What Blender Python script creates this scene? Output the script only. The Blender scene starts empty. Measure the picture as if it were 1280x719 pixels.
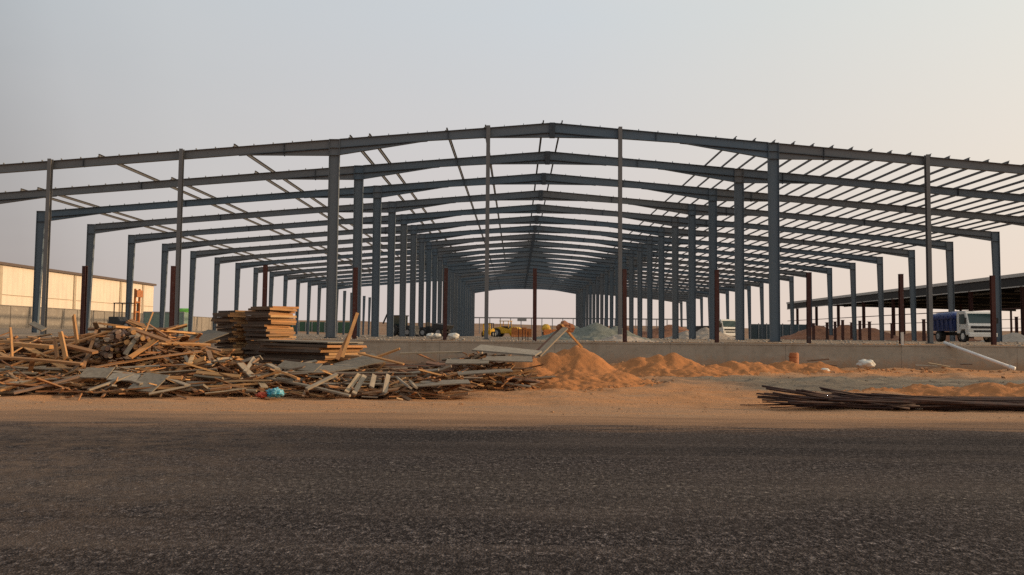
import bpy, math, random
import numpy as np
from mathutils import Vector, Matrix, Euler, noise
random.seed(11)
R = math.radians
scene = bpy.context.scene
COL = scene.collection

# ------------------------------------------------------------------ helpers
def clamp(v, a=0.0, b=1.0): return max(a, min(b, v))
def sstep(a, b, v):
    t = clamp((v - a) / (b - a)); return t * t * (3 - 2 * t)
def nz(x, y, z=0.0): return noise.noise(Vector((x, y, z)))
def fbm(x, y, z=0.0, o=4): return noise.fractal(Vector((x, y, z)), 1.0, 2.0, o)

class MB:
    """collects shapes that end as ONE mesh object"""
    def __init__(s): s.v = []; s.f = []; s.smooth = False
    def hexa(s, c):            # 8 corners: 4 bottom, 4 top (both counter-clockwise from above)
        n = len(s.v); s.v += [tuple(p) for p in c]
        for q in ((3,2,1,0),(4,5,6,7),(0,1,5,4),(1,2,6,5),(2,3,7,6),(3,0,4,7)): s.f.append(tuple(n+i for i in q))
        return s
    def box(s, x0, x1, y0, y1, z0, z1):
        return s.hexa([(x0,y0,z0),(x1,y0,z0),(x1,y1,z0),(x0,y1,z0),(x0,y0,z1),(x1,y0,z1),(x1,y1,z1),(x0,y1,z1)])
    def mbox(s, M, sx, sy, sz, jit=0.0, rnd=random):
        c = []
        for z in (-1,1):
            for x, y in ((-1,-1),(1,-1),(1,1),(-1,1)):
                j = lambda: 1 + rnd.uniform(-jit, jit)
                c.append(M @ Vector((x*sx/2*j(), y*sy/2*j(), z*sz/2*j())))
        return s.hexa(c)
    def slab(s, xa, za0, za1, xb, zb0, zb1, y0, y1):   # plate in the XZ plane between two stations
        return s.hexa([(xa,y0,za0),(xb,y0,zb0),(xb,y1,zb0),(xa,y1,za0),(xa,y0,za1),(xb,y0,zb1),(xb,y1,zb1),(xa,y1,za1)])
    def prism_x(s, prof, x0, x1):  # profile of (y,z) extruded along x
        n = len(s.v); m = len(prof)
        s.v += [(x0,y,z) for y,z in prof] + [(x1,y,z) for y,z in prof]
        s.f.append(tuple(n+i for i in range(m))); s.f.append(tuple(n+m+i for i in reversed(range(m))))
        for i in range(m):
            j=(i+1)%m; s.f.append((n+j,n+i,n+m+i,n+m+j))
        return s
    def tube(s, p, q, r, seg=10, r2=None, cap=True):
        p, q = Vector(p), Vector(q); d = (q-p).normalized()
        a = d.orthogonal().normalized(); b = d.cross(a); n = len(s.v); r2 = r if r2 is None else r2
        for c, rr in ((p,r),(q,r2)):
            for i in range(seg):
                t = 2*math.pi*i/seg; s.v.append(tuple(c + a*math.cos(t)*rr + b*math.sin(t)*rr))
        for i in range(seg):
            j=(i+1)%seg; s.f.append((n+i,n+j,n+seg+j,n+seg+i))
        if cap:
            s.f.append(tuple(n+i for i in reversed(range(seg)))); s.f.append(tuple(n+seg+i for i in range(seg)))
        return s
    def rock(s, c, r, flat=.7, rnd=random):
        n=len(s.v); seg, rings = 7, 4; ph=rnd.uniform(0,9)
        s.v.append((c[0],c[1],c[2]+r*flat))
        for k in range(1,rings):
            t=math.pi*k/rings
            for i in range(seg):
                a=2*math.pi*i/seg+ph; rr=r*rnd.uniform(.72,1.2)
                s.v.append((c[0]+rr*math.sin(t)*math.cos(a), c[1]+rr*math.sin(t)*math.sin(a), c[2]+rr*flat*math.cos(t)))
        s.v.append((c[0],c[1],c[2]-r*flat)); last=len(s.v)-1
        for i in range(seg):
            j=(i+1)%seg; s.f.append((n,n+1+i,n+1+j))
            for k in range(rings-2):
                a=n+1+k*seg; s.f.append((a+i,a+seg+i,a+seg+j,a+j))
            a=n+1+(rings-2)*seg; s.f.append((a+i,last,a+j))
        return s
    def mesh(s, name, mat, smooth=False):
        me = bpy.data.meshes.new(name); me.from_pydata(s.v, [], s.f); me.validate()
        import bmesh
        b = bmesh.new(); b.from_mesh(me); bmesh.ops.recalc_face_normals(b, faces=b.faces[:]); b.to_mesh(me); b.free()
        if mat: me.materials.append(mat)
        if smooth:
            for p in me.polygons: p.use_smooth = True
        return me
    def build(s, name, mat, parent=None, loc=None, smooth=False, bevel=0.0):
        o = bpy.data.objects.new(name, s.mesh(name, mat, smooth)); COL.objects.link(o)
        if parent: o.parent = parent
        if loc: o.location = loc
        if bevel:
            m = o.modifiers.new('bevel','BEVEL'); m.width = bevel; m.segments = 2; m.limit_method='ANGLE'
        return o
def tag(o, label=None, cat=None, group=None, kind=None):
    if label: o['label'] = label
    if cat: o['category'] = cat
    if group: o['group'] = group
    if kind: o['kind'] = kind
    return o
def empty(name, loc=(0,0,0), rz=0.0):
    o = bpy.data.objects.new(name, None); COL.objects.link(o); o.location = loc; o.rotation_euler = (0,0,rz)
    o.empty_display_size = .3
    return o
def copy_tree(o, parent=None):
    c = o.copy(); COL.objects.link(c)
    if parent: c.parent = parent
    for ch in list(o.children): copy_tree(ch, c)
    return c

# ------------------------------------------------------------------ camera
FPX, YAW, PITCH, ROLL, EYE = 1048.62, -0.0060, 0.0576, 0.0088, 1.65
cy, sy, cp, sp = math.cos(YAW), math.sin(YAW), math.cos(PITCH), math.sin(PITCH)
R0 = Vector((cy, -sy, 0)); F0 = Vector((cp*sy, cp*cy, sp)); U0 = Vector((-sp*sy, -sp*cy, cp))
RA = R0*math.cos(ROLL) + U0*math.sin(ROLL); UA = -R0*math.sin(ROLL) + U0*math.cos(ROLL)
cd = bpy.data.cameras.new('camera'); cam = bpy.data.objects.new('camera', cd); COL.objects.link(cam)
M = Matrix((RA, UA, -F0)).transposed().to_4x4(); M.translation = (0, 0, EYE)
cam.matrix_world = M
cd.sensor_width = 36; cd.lens = 36*FPX/1280; cd.clip_end = 6000; cd.clip_start = .1
scene.camera = cam
def at(px, py, Y):
    """the point on the plane y=Y seen at that place of the photograph"""
    d = F0 + RA*((px-640)/FPX) + UA*((359.5-py)/FPX)
    return Vector((0,0,EYE)) + d*(Y/d.y)
def X_at(px, Y): return at(px, 420, Y).x

# ------------------------------------------------------------------ materials
def nodes(name):
    m = bpy.data.materials.new(name); m.use_nodes = True
    nt = m.node_tree; b = nt.nodes['Principled BSDF']
    return m, nt, b
def N(nt, t, **kw):
    n = nt.nodes.new(t)
    for k, v in kw.items():
        if k.startswith('i_'): n.inputs[k[2:].replace('_',' ')].default_value = v
        else: setattr(n, k, v)
    return n
def ramp(nt, stops, interp='LINEAR'):
    r = nt.nodes.new('ShaderNodeValToRGB'); r.color_ramp.interpolation = interp
    e = r.color_ramp.elements
    while len(e) > 1: e.remove(e[-1])
    e[0].position = stops[0][0]; e[0].color = (*stops[0][1], 1)
    for p, c in stops[1:]:
        x = e.new(p); x.color = (*c, 1)
    return r
def mixc(nt, fac, a, b, blend='MIX'):
    m = nt.nodes.new('ShaderNodeMix'); m.data_type='RGBA'; m.blend_type = blend
    for sock, v in ((m.inputs['Factor'],fac),(m.inputs['A'],a),(m.inputs['B'],b)):
        if hasattr(v,'links'): nt.links.new(v, sock)
        elif isinstance(v,(int,float)): sock.default_value = v
        else: sock.default_value = (*v,1)
    return m.outputs['Result']
def bump(nt, b, h, strength=.4, dist=.02):
    bp = N(nt,'ShaderNodeBump'); bp.inputs['Strength'].default_value=strength; bp.inputs['Distance'].default_value=dist
    nt.links.new(h, bp.inputs['Height']); nt.links.new(bp.outputs['Normal'], b.inputs['Normal'])
def coords(nt, kind='Object', scale=(1,1,1)):
    tc = N(nt,'ShaderNodeTexCoord'); mp = N(nt,'ShaderNodeMapping'); mp.inputs['Scale'].default_value = scale
    nt.links.new(tc.outputs[kind], mp.inputs['Vector']); return mp.outputs['Vector']
def geo_pos(nt, scale=(1,1,1)):
    g = N(nt,'ShaderNodeNewGeometry'); mp = N(nt,'ShaderNodeMapping'); mp.inputs['Scale'].default_value = scale
    nt.links.new(g.outputs['Position'], mp.inputs['Vector']); return mp.outputs['Vector']
def noi(nt, vec, scale, detail=5, rough=.6, dist=0.0):
    n = N(nt,'ShaderNodeTexNoise'); n.inputs['Scale'].default_value=scale; n.inputs['Detail'].default_value=detail
    n.inputs['Roughness'].default_value=rough; n.inputs['Distortion'].default_value=dist
    nt.links.new(vec, n.inputs['Vector']); return n.outputs['Fac']
def mrange(nt, v, a, b, c=0.0, d=1.0, clampit=True):
    m = N(nt,'ShaderNodeMapRange'); m.clamp=clampit
    for i, x in zip((1,2,3,4),(a,b,c,d)): m.inputs[i].default_value=x
    nt.links.new(v, m.inputs[0]); return m.outputs[0]
def math_n(nt, op, a, b=0.0):
    m = N(nt,'ShaderNodeMath', operation=op)
    for i, v in enumerate((a,b)):
        if hasattr(v,'links'): nt.links.new(v, m.inputs[i])
        else: m.inputs[i].default_value=v
    return m.outputs[0]

def simple(name, col, rough=.6, metal=0.0, var=.25, scale=3.0, bs=.15, second=None, lo=.45, hi=.7):
    m, nt, b = nodes(name)
    v = geo_pos(nt)
    f = noi(nt, v, scale)
    c2 = second or tuple(c*(1-var) for c in col)
    c = mixc(nt, mrange(nt, f, lo, hi), col, c2)
    fine = noi(nt, v, scale*14, 3)
    c = mixc(nt, mrange(nt, fine, .3, .75, 0, .35), c, tuple(x*.62 for x in col))
    nt.links.new(c, b.inputs['Base Color']); b.inputs['Roughness'].default_value=rough; b.inputs['Metallic'].default_value=metal
    if bs: bump(nt, b, fine, bs, .01)
    return m
def random_tone(nt):
    oi = N(nt,'ShaderNodeObjectInfo'); g = N(nt,'ShaderNodeNewGeometry')
    return math_n(nt,'FRACT', math_n(nt,'ADD', oi.outputs['Random'], math_n(nt,'MULTIPLY', g.outputs['Random Per Island'], 1.37)))
def steel(name, stops, rough=.55, dirty=.5):
    m, nt, b = nodes(name)
    oi = N(nt,'ShaderNodeObjectInfo')
    r = ramp(nt, stops); nt.links.new(oi.outputs['Random'], r.inputs['Fac'])
    v = geo_pos(nt)
    dirt = noi(nt, geo_pos(nt,(1,1,.35)), 1.1, 6, .65)
    c = mixc(nt, mrange(nt, dirt, .55, .8, 0, dirty), r.outputs['Color'], (.09,.08,.075))
    spot = noi(nt, v, 9, 4)
    c = mixc(nt, mrange(nt, spot, .55, .8, 0, .35), c, (.2,.2,.2))
    nt.links.new(c, b.inputs['Base Color']); b.inputs['Roughness'].default_value=rough
    b.inputs['Specular IOR Level'].default_value=.35
    bump(nt, b, spot, .08, .01)
    return m
STEEL = steel('primed steel', [(0,(.082,.118,.152)),(.35,(.096,.125,.152)),(.6,(.12,.132,.145)),(.8,(.132,.134,.134)),(1,(.084,.124,.165))])
STEEL_COL = steel('primed column steel', [(0,(.08,.11,.138)),(.5,(.094,.118,.14)),(1,(.11,.124,.136))],.55,.22)
PLATE = steel('dark plate', [(0,(.028,.038,.05)),(1,(.034,.042,.05))])
PURLIN = steel('purlin steel', [(0,(.05,.05,.052)),(1,(.065,.062,.06))], .5)
WINDPOST = steel('end wall post steel', [(0,(.12,.12,.12)),(1,(.15,.145,.14))], .5)
RUST = steel('red oxide primer', [(0,(.05,.014,.01)),(.5,(.065,.018,.012)),(1,(.036,.012,.01))], .7)
RUST2 = steel('faded oxide primer', [(0,(.07,.026,.018)),(1,(.09,.034,.022))], .7)

def wood(name, stops, grain=(1,14,14), bs=.35):
    m, nt, b = nodes(name)
    t = random_tone(nt)
    r = ramp(nt, stops); nt.links.new(t, r.inputs['Fac'])
    v = coords(nt, 'Object', grain)
    g = noi(nt, v, 3.0, 6, .65, .6)
    c = mixc(nt, mrange(nt, g, .4, .75, 0, .55), r.outputs['Color'], (.06,.04,.025))
    st = noi(nt, geo_pos(nt), 2.2, 4)
    c = mixc(nt, mrange(nt, st, .5, .8, 0, .5), c, (.16,.14,.115))
    nt.links.new(c, b.inputs['Base Color']); b.inputs['Roughness'].default_value=.85; b.inputs['Specular IOR Level'].default_value=.2
    bump(nt, b, g, bs, .01)
    return m
W_TAN = wood('tan timber', [(0,(.46,.21,.075)),(.25,(.56,.30,.12)),(.5,(.27,.13,.06)),(.7,(.5,.24,.085)),(.85,(.15,.08,.045)),(1,(.62,.39,.19))])
W_MIX = wood('mixed broken timber', [(0,(.12,.065,.04)),(.2,(.44,.20,.075)),(.4,(.2,.15,.105)),(.55,(.32,.14,.06)),(.7,(.08,.045,.03)),(.85,(.54,.30,.125)),(1,(.27,.22,.165))])
W_GREY = wood('weathered timber', [(0,(.26,.215,.16)),(.3,(.33,.27,.2)),(.55,(.2,.17,.13)),(.8,(.38,.28,.17)),(1,(.29,.25,.2))])
W_RED = wood('brown formwork timber', [(0,(.23,.12,.075)),(.3,(.3,.2,.14)),(.5,(.16,.075,.05)),(.75,(.33,.25,.18)),(1,(.2,.13,.1))])
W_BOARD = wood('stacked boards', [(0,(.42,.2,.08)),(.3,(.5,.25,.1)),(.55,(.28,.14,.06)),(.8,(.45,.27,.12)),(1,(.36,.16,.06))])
W_DARK = wood('dark stacked boards', [(0,(.10,.07,.05)),(.4,(.15,.1,.07)),(.7,(.075,.055,.045)),(1,(.2,.12,.07))])  # also carries the painted shade on the sides of the stacks
PLY = wood('grey formwork sheet', [(0,(.18,.155,.12)),(.5,(.23,.195,.15)),(1,(.14,.122,.098))], (3,3,3), .15)
PLY_PALE = wood('pale formwork sheet', [(0,(.27,.24,.195)),(1,(.32,.28,.225))], (3,3,3), .15)
REBAR = simple('rusty bar', (.045,.022,.016), .75, 0, .4, 6, .2, (.09,.035,.02))
CONC = None
def concrete(name, col, col2, streak=True):
    m, nt, b = nodes(name)
    v = geo_pos(nt); big = noi(nt, v, .45, 5); mid = noi(nt, v, 3.2, 6, .7); fine = noi(nt, v, 40, 3)
    c = mixc(nt, mrange(nt, big, .35, .7), col, col2)
    c = mixc(nt, mrange(nt, mid, .5, .78, 0, .6), c, tuple(x*.55 for x in col))
    if streak:
        s = noi(nt, geo_pos(nt,(2.4,2.4,.22)), 1.0, 5, .6)
        c = mixc(nt, mrange(nt, s, .55, .75, 0, .45), c, (.2,.15,.1))
    c = mixc(nt, mrange(nt, fine, .35, .7, 0, .25), c, tuple(x*.7 for x in col))
    if streak:
        zz = N(nt,'ShaderNodeSeparateXYZ'); gz_ = N(nt,'ShaderNodeNewGeometry'); nt.links.new(gz_.outputs['Position'], zz.inputs[0])
        zn = math_n(nt,'ADD', zz.outputs['Z'], math_n(nt,'MULTIPLY', math_n(nt,'SUBTRACT', mid, .5), 1.3))
        c = mixc(nt, mrange(nt, zn, .75, .15, 0, .65), c, (.31,.17,.085))
        pale = noi(nt, geo_pos(nt,(.5,1,2.2)), 1.3, 5, .6)
        c = mixc(nt, mrange(nt, pale, .55, .7, 0, .5), c, (.40,.36,.29))
    nt.links.new(c, b.inputs['Base Color']); b.inputs['Roughness'].default_value=.9; b.inputs['Specular IOR Level'].default_value=.2
    bump(nt, b, mid, .5, .03)
    return m
CONC = concrete('plinth concrete', (.33,.295,.24), (.27,.235,.185))
BLOCK = concrete('block wall render', (.27,.235,.195), (.22,.195,.165))
STONE = simple('stone rubble', (.36,.3,.24), .9, 0, .4, 2.5, .3)

def ground_mat():
    m, nt, b = nodes('sandy ground')
    v = geo_pos(nt)
    big = noi(nt, geo_pos(nt,(.5,1,1)), .16, 5, .6, .4); mid = noi(nt, geo_pos(nt,(.35,1,1)), .9, 6, .65, .5); fine = noi(nt, v, 7, 6, .7); grit = noi(nt, v, 55, 3, .7)
    c = mixc(nt, mrange(nt, big, .38, .62), (.45,.21,.088), (.37,.205,.108))
    c = mixc(nt, mrange(nt, mid, .5, .72, 0, .75), c, (.27,.2,.145))
    c = mixc(nt, mrange(nt, fine, .52, .75, 0, .6), c, (.22,.125,.07))
    c = mixc(nt, mrange(nt, grit, .5, .75, 0, .35), c, (.46,.33,.21))
    # compacted grey fill: a lane in front of the plinth on the right, and the site behind it
    sx = N(nt,'ShaderNodeSeparateXYZ'); g = N(nt,'ShaderNodeNewGeometry'); nt.links.new(g.outputs['Position'], sx.inputs[0])
    yy = math_n(nt,'ADD', sx.outputs['Y'], math_n(nt,'MULTIPLY', math_n(nt,'SUBTRACT', mid, .5), 9.0))
    xx = math_n(nt,'ADD', sx.outputs['X'], math_n(nt,'MULTIPLY', math_n(nt,'SUBTRACT', big, .5), 14.0))
    lane = math_n(nt,'MULTIPLY', math_n(nt,'MULTIPLY', mrange(nt, yy, 23.0, 26.0), mrange(nt, yy, 37.5, 34.0)), math_n(nt,'MULTIPLY', mrange(nt, xx, 4.0, 8.0), mrange(nt, xx, 27, 21)))
    c = mixc(nt, math_n(nt,'MULTIPLY', lane, .92), c, mixc(nt, mrange(nt, mid,.4,.62), (.20,.18,.14), (.105,.095,.078)))
    site = mrange(nt, yy, 42.5, 46.5)
    c = mixc(nt, math_n(nt,'MULTIPLY', site, .8), c, mixc(nt, mrange(nt, fine,.4,.65), (.24,.215,.17), (.17,.15,.12)))
    far = mrange(nt, sx.outputs['Y'], 190, 235)
    c = mixc(nt, far, c, mixc(nt, mrange(nt, big,.4,.6), (.2,.12,.075), (.25,.16,.1)))
    # tyre-packed strip beside the road
    tr = noi(nt, geo_pos(nt,(.06,2.4,1)), 1.0, 4, .6)
    strip = math_n(nt,'MULTIPLY', mrange(nt, sx.outputs['Y'], 21.0, 19.0), mrange(nt, tr, .4, .62, .25, .9))
    c = mixc(nt, strip, c, (.31,.2,.125))
    nt.links.new(c, b.inputs['Base Color']); b.inputs['Roughness'].default_value=.95; b.inputs['Specular IOR Level'].default_value=.1
    h = math_n(nt,'ADD', math_n(nt,'MULTIPLY', fine, 1.0), math_n(nt,'MULTIPLY', grit, .35))
    bump(nt, b, h, .8, .07)
    return m
GROUND = ground_mat()
def sand_mat():
    m, nt, b = nodes('heaped sand')
    v = geo_pos(nt); mid = noi(nt, v, 1.1, 6, .65, .3); fine = noi(nt, v, 9, 6, .7); grit = noi(nt, v, 70, 2, .6)
    c = mixc(nt, mrange(nt, mid, .42, .62), (.38,.16,.06), (.30,.13,.052))
    c = mixc(nt, mrange(nt, fine, .54, .78, 0, .7), c, (.22,.115,.06))
    c = mixc(nt, mrange(nt, grit, .5, .8, 0, .35), c, (.44,.23,.1))
    nt.links.new(c, b.inputs['Base Color']); b.inputs['Roughness'].default_value=.95; b.inputs['Specular IOR Level'].default_value=.1
    bump(nt, b, math_n(nt,'ADD', fine, math_n(nt,'MULTIPLY', grit, .3)), .6, .05)
    return m
SAND = sand_mat()
GRAVEL = simple('grey gravel', (.17,.18,.15), .95, 0, .45, 6, .8, (.09,.1,.08))
REDEARTH = simple('red earth', (.25,.10,.045), .95, 0, .4, .8, .6, (.15,.06,.03))
def asphalt():
    m, nt, b = nodes('asphalt')
    v = geo_pos(nt)
    vo = N(nt,'ShaderNodeTexVoronoi'); vo.inputs['Scale'].default_value=62; nt.links.new(v, vo.inputs['Vector'])
    vo2 = N(nt,'ShaderNodeTexVoronoi'); vo2.inputs['Scale'].default_value=17; nt.links.new(v, vo2.inputs['Vector'])
    sep = N(nt,'ShaderNodeSeparateColor'); nt.links.new(vo.outputs['Color'], sep.inputs[0])
    sep2 = N(nt,'ShaderNodeSeparateColor'); nt.links.new(vo2.outputs['Color'], sep2.inputs[0])
    big = noi(nt, geo_pos(nt,(.4,1.3,1)), .45, 5, .65, .5); mid = noi(nt, v, 2.2, 6, .7)
    lump = noi(nt, v, 11, 6, .85); speck = noi(nt, geo_pos(nt,(1,.5,1)), 19, 5, .85)
    t = math_n(nt,'ADD', math_n(nt,'MULTIPLY', sep.outputs[0], .42), math_n(nt,'ADD', mrange(nt, lump, .32, .68, -.16, .36), mrange(nt, speck, .33, .67, -.24, .5)))
    r = ramp(nt, [(0,(.006,.0048,.0048)),(.32,(.021,.0178,.018)),(.56,(.068,.058,.056)),(.78,(.165,.142,.136)),(1,(.36,.315,.295))])
    nt.links.new(t, r.inputs['Fac'])
    c = mixc(nt, mrange(nt, mid, .38, .68, 0, .45), r.outputs['Color'], (.022,.018,.017))
    spots = math_n(nt,'MULTIPLY', mrange(nt, sep2.outputs[1], .90, .95), mrange(nt, vo2.outputs['Distance'], .45, .2))
    sxa = N(nt,'ShaderNodeSeparateXYZ'); ga = N(nt,'ShaderNodeNewGeometry'); nt.links.new(ga.outputs['Position'], sxa.inputs[0])
    ya = math_n(nt,'ADD', sxa.outputs['Y'], math_n(nt,'MULTIPLY', math_n(nt,'SUBTRACT', big, .5), 3.0))
    worn = math_n(nt,'MULTIPLY', mrange(nt, ya, 7.6, 8.8), mrange(nt, ya, 11.0, 9.6))
    c = mixc(nt, math_n(nt,'MULTIPLY', worn, mrange(nt, speck, .35, .65, .05, .5)), c, (.105,.088,.075))
    c = mixc(nt, math_n(nt,'MULTIPLY', spots, math_n(nt,'ADD', mrange(nt, mid, .4, .65, .05, .5), math_n(nt,'MULTIPLY', worn, .45))), c, (.3,.26,.22))
    dk = math_n(nt,'MULTIPLY', mrange(nt, ya, 11.0, 12.2), mrange(nt, ya, 15.0, 13.6))
    c = mixc(nt, math_n(nt,'MULTIPLY', dk, .35), c, (.018,.016,.016))
    c = mixc(nt, mrange(nt, big, .48, .75, 0, .5), c, (.105,.083,.072))
    band = noi(nt, geo_pos(nt,(.03,1.25,1)), 1.0, 4, .6, .3)
    c = mixc(nt, mrange(nt, band, .5, .68, 0, .45), c, (.03,.025,.023))
    c = mixc(nt, mrange(nt, band, .45, .32, 0, .3), c, (.12,.098,.085))
    # sand trodden and blown onto the far edge, with scattered patches further in
    sx = N(nt,'ShaderNodeSeparateXYZ'); g = N(nt,'ShaderNodeNewGeometry'); nt.links.new(g.outputs['Position'], sx.inputs[0])
    w = noi(nt, geo_pos(nt,(.22,1.5,1)), .9, 6, .7, .6)
    yy = math_n(nt,'ADD', sx.outputs['Y'], math_n(nt,'MULTIPLY', math_n(nt,'SUBTRACT', w, .5), 6.5))
    f = math_n(nt,'MULTIPLY', mrange(nt, yy, 14.1, 18.2, 0, 1), mrange(nt, math_n(nt,'ADD', speck, mrange(nt, yy, 14.5, 17.2, -.25, .55)), .42, .62, .25, 1))
    c = mixc(nt, f, c, (.34,.2,.115))
    f2 = math_n(nt,'MULTIPLY', mrange(nt, sx.outputs['X'], -2.0, -6.0, 0, .6), mrange(nt, mid, .38, .66))
    c = mixc(nt, f2, c, (.175,.125,.092))
    nt.links.new(c, b.inputs['Base Color']); b.inputs['Roughness'].default_value=.92; b.inputs['Specular IOR Level'].default_value=.04
    bump(nt, b, math_n(nt,'ADD', vo.outputs['Distance'], math_n(nt,'MULTIPLY', mid, .6)), .9, .012)
    return m
ASPHALT = asphalt()
def clad(name, col, col2, freq=4.0, axis=1):
    m, nt, b = nodes(name)
    sx = N(nt,'ShaderNodeSeparateXYZ'); g = N(nt,'ShaderNodeNewGeometry'); nt.links.new(g.outputs['Position'], sx.inputs[0])
    w = math_n(nt,'SINE', math_n(nt,'MULTIPLY', sx.outputs[axis], freq*2*math.pi))
    v = geo_pos(nt,(1,1,.3)); st = noi(nt, v, .6, 5, .6)
    c = mixc(nt, mrange(nt, st, .4, .7), col, col2)
    c = mixc(nt, mrange(nt, w, .4, 1, 0, .18), c, tuple(x*.6 for x in col))
    nt.links.new(c, b.inputs['Base Color']); b.inputs['Roughness'].default_value=.6
    bump(nt, b, w, .25, .03)
    return m
CREAM = clad('cream cladding', (.66,.56,.44), (.58,.49,.39), .8)
TRIM = simple('dark roof trim', (.1,.07,.055), .6)
PIPE = simple('down pipe', (.42,.34,.24), .6)
GREENMESH = clad('green hoarding', (.035,.1,.055), (.03,.075,.045), .6, 0)
BLUEGREY = clad('blue grey sheet', (.05,.075,.09), (.06,.08,.085), 1.2, 0)
ROOFDARK = clad('roof sheet', (.05,.05,.045), (.04,.042,.04), 1.5)
SHEDDARK = simple('dark shed steel',(.022,.02,.018),.7)
LIGHTTRIM = simple('galvanised trim', (.5,.47,.42), .4)
WHITE = simple('white paint', (.72,.71,.66), .45, 0, .15, 2, 0, (.5,.46,.4), .55, .85)
NAVY = simple('navy paint', (.02,.04,.15), .5, 0, .3, 2, .1)
TARP = simple('blue tarpaulin', (.015,.045,.2), .45, 0, .4, 3, .3)
BLACK = simple('black rubber', (.02,.02,.02), .8)
DARK = simple('dark machine paint', (.03,.03,.03), .6)
GREY = simple('grey metal', (.28,.28,.28), .5)
GLASS = bpy.data.materials.new('vehicle glass'); GLASS.use_nodes=True
_b=GLASS.node_tree.nodes['Principled BSDF']; _b.inputs['Base Color'].default_value=(.02,.045,.045,1); _b.inputs['Roughness'].default_value=.08
YELLOW = simple('yellow machine paint', (.75,.42,.02), .5, 0, .35, 3, .1)
ORANGE = simple('orange plastic', (.5,.16,.03), .6, 0, .4, 3, .1)
CYAN = simple('cyan plastic sheet', (.02,.3,.42), .4, 0, .3, 9, .2, (.3,.5,.55))
REDCLOTH = simple('red cloth', (.55,.09,.04), .8, 0, .3, 9, .2)
CLAY = simple('orange drum', (.42,.15,.05), .7, 0, .4, 5, .2)
PALE = simple('pale sack', (.6,.57,.5), .8, 0, .2, 6, .2)
PVC = simple('white pipe', (.72,.71,.68), .4, 0, .15, 4, 0)
GREENP = simple('bright green paint', (.12,.4,.04), .5)

# ------------------------------------------------------------------ ground
SLAB = 1.45
def rise(x, y):
    a = sstep(43.93, 44.07, y) * SLAB * .94                      # retained behind the plinth wall
    b = sstep(30.0, 46.0, y) * SLAB
    t = sstep(-27.5, -28.5, x)
    return a*(1-t) + b*t
def ground_z(x, y):
    h = rise(x, y)
    if y > 44.1: h += .10*sstep(44.1, 60, y)
    # uneven dirt away from the road
    k = sstep(17.9, 20.5, y)
    calm = 1 if y < 44 else .35
    h += k*calm*(.07*fbm(x*.35, y*.35, 3) + .045*fbm(x*1.1, y*1.3, 7))
    if 21 < y < 44 and x > -3: h += .16*sstep(21,28,y)*max(0, fbm(x*.45, y*.45, 12)) + .05*sstep(21,24,y)*fbm(x*2.1,y*2.3,15)
    # ruts and the windrow at the right, in front of the lane
    h += .13*math.exp(-((y-24.6-.3*nz(x*.5,2))/1.3)**2)*sstep(7.0,11.0,x)*(.65+.7*nz(x*.9,y*.6,5))
    h += .35*math.exp(-((y-42.2)/1.4)**2)*sstep(3,5,x)*sstep(40,12,x)*(.45+.6*nz(x*.7,y*.4,8))
    # shoulder meets the road in an uneven lip
    e = 17.6 + .5*nz(x*.18, 0, 1) + .4*nz(x*.7, 0, 2) + .2*nz(x*2.3, 0, 3)
    h += -.03 + .045*sstep(e-.7, e+.8, y)
    # far side: low rise left, dunes at the horizon
    h += .55*sstep(-45,-64,x)*sstep(50,80,y)
    if y > 200:
        h += sstep(215, 330, y)*(4.2 + 1.5*fbm(x*.006, y*.004, 2)) 
    return h
def axis(parts):
    out=[]
    for a,b,s in parts:
        n=max(1,round((b-a)/s)); out += [a+(b-a)*i/n for i in range(n)]
    return out+[parts[-1][1]]
gx = axis([(-2600,-600,250),(-600,-120,40),(-120,-34,4),(-34,-29,.5),(-29,-27,.25),(-27,-16,.4),(-16,22,.2),(22,30,.4),(30,60,2),(60,160,8),(160,640,40),(640,2600,250)])
gy = axis([(-300,-20,40),(-20,13,3),(13,24,.12),(24,43.8,.22),(43.8,44.2,.1),(44.2,60,.5),(60,110,2),(110,220,6),(220,340,8),(340,700,40),(700,4800,400)])
vs=[(x,y,ground_z(x,y)) for y in gy for x in gx]; nxg=len(gx)
fs=[(j*nxg+i,j*nxg+i+1,(j+1)*nxg+i+1,(j+1)*nxg+i) for j in range(len(gy)-1) for i in range(nxg-1)]
me=bpy.data.meshes.new('ground'); me.from_pydata(vs,[],fs); me.materials.append(GROUND)
for p in me.polygons: p.use_smooth=True
g=bpy.data.objects.new('ground',me); COL.objects.link(g); tag(g,kind='structure')
rb=MB(); rx=axis([(-400,-40,40),(-40,40,2),(40,400,40)]); ry=axis([(-12,19.2,1.2)])
rb.v=[(x,y,0.0) for y in ry for x in rx]; rb.f=[(j*len(rx)+i,j*len(rx)+i+1,(j+1)*len(rx)+i+1,(j+1)*len(rx)+i) for j in range(len(ry)-1) for i in range(len(rx)-1)]
tag(rb.build('road',ASPHALT),kind='structure')

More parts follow.
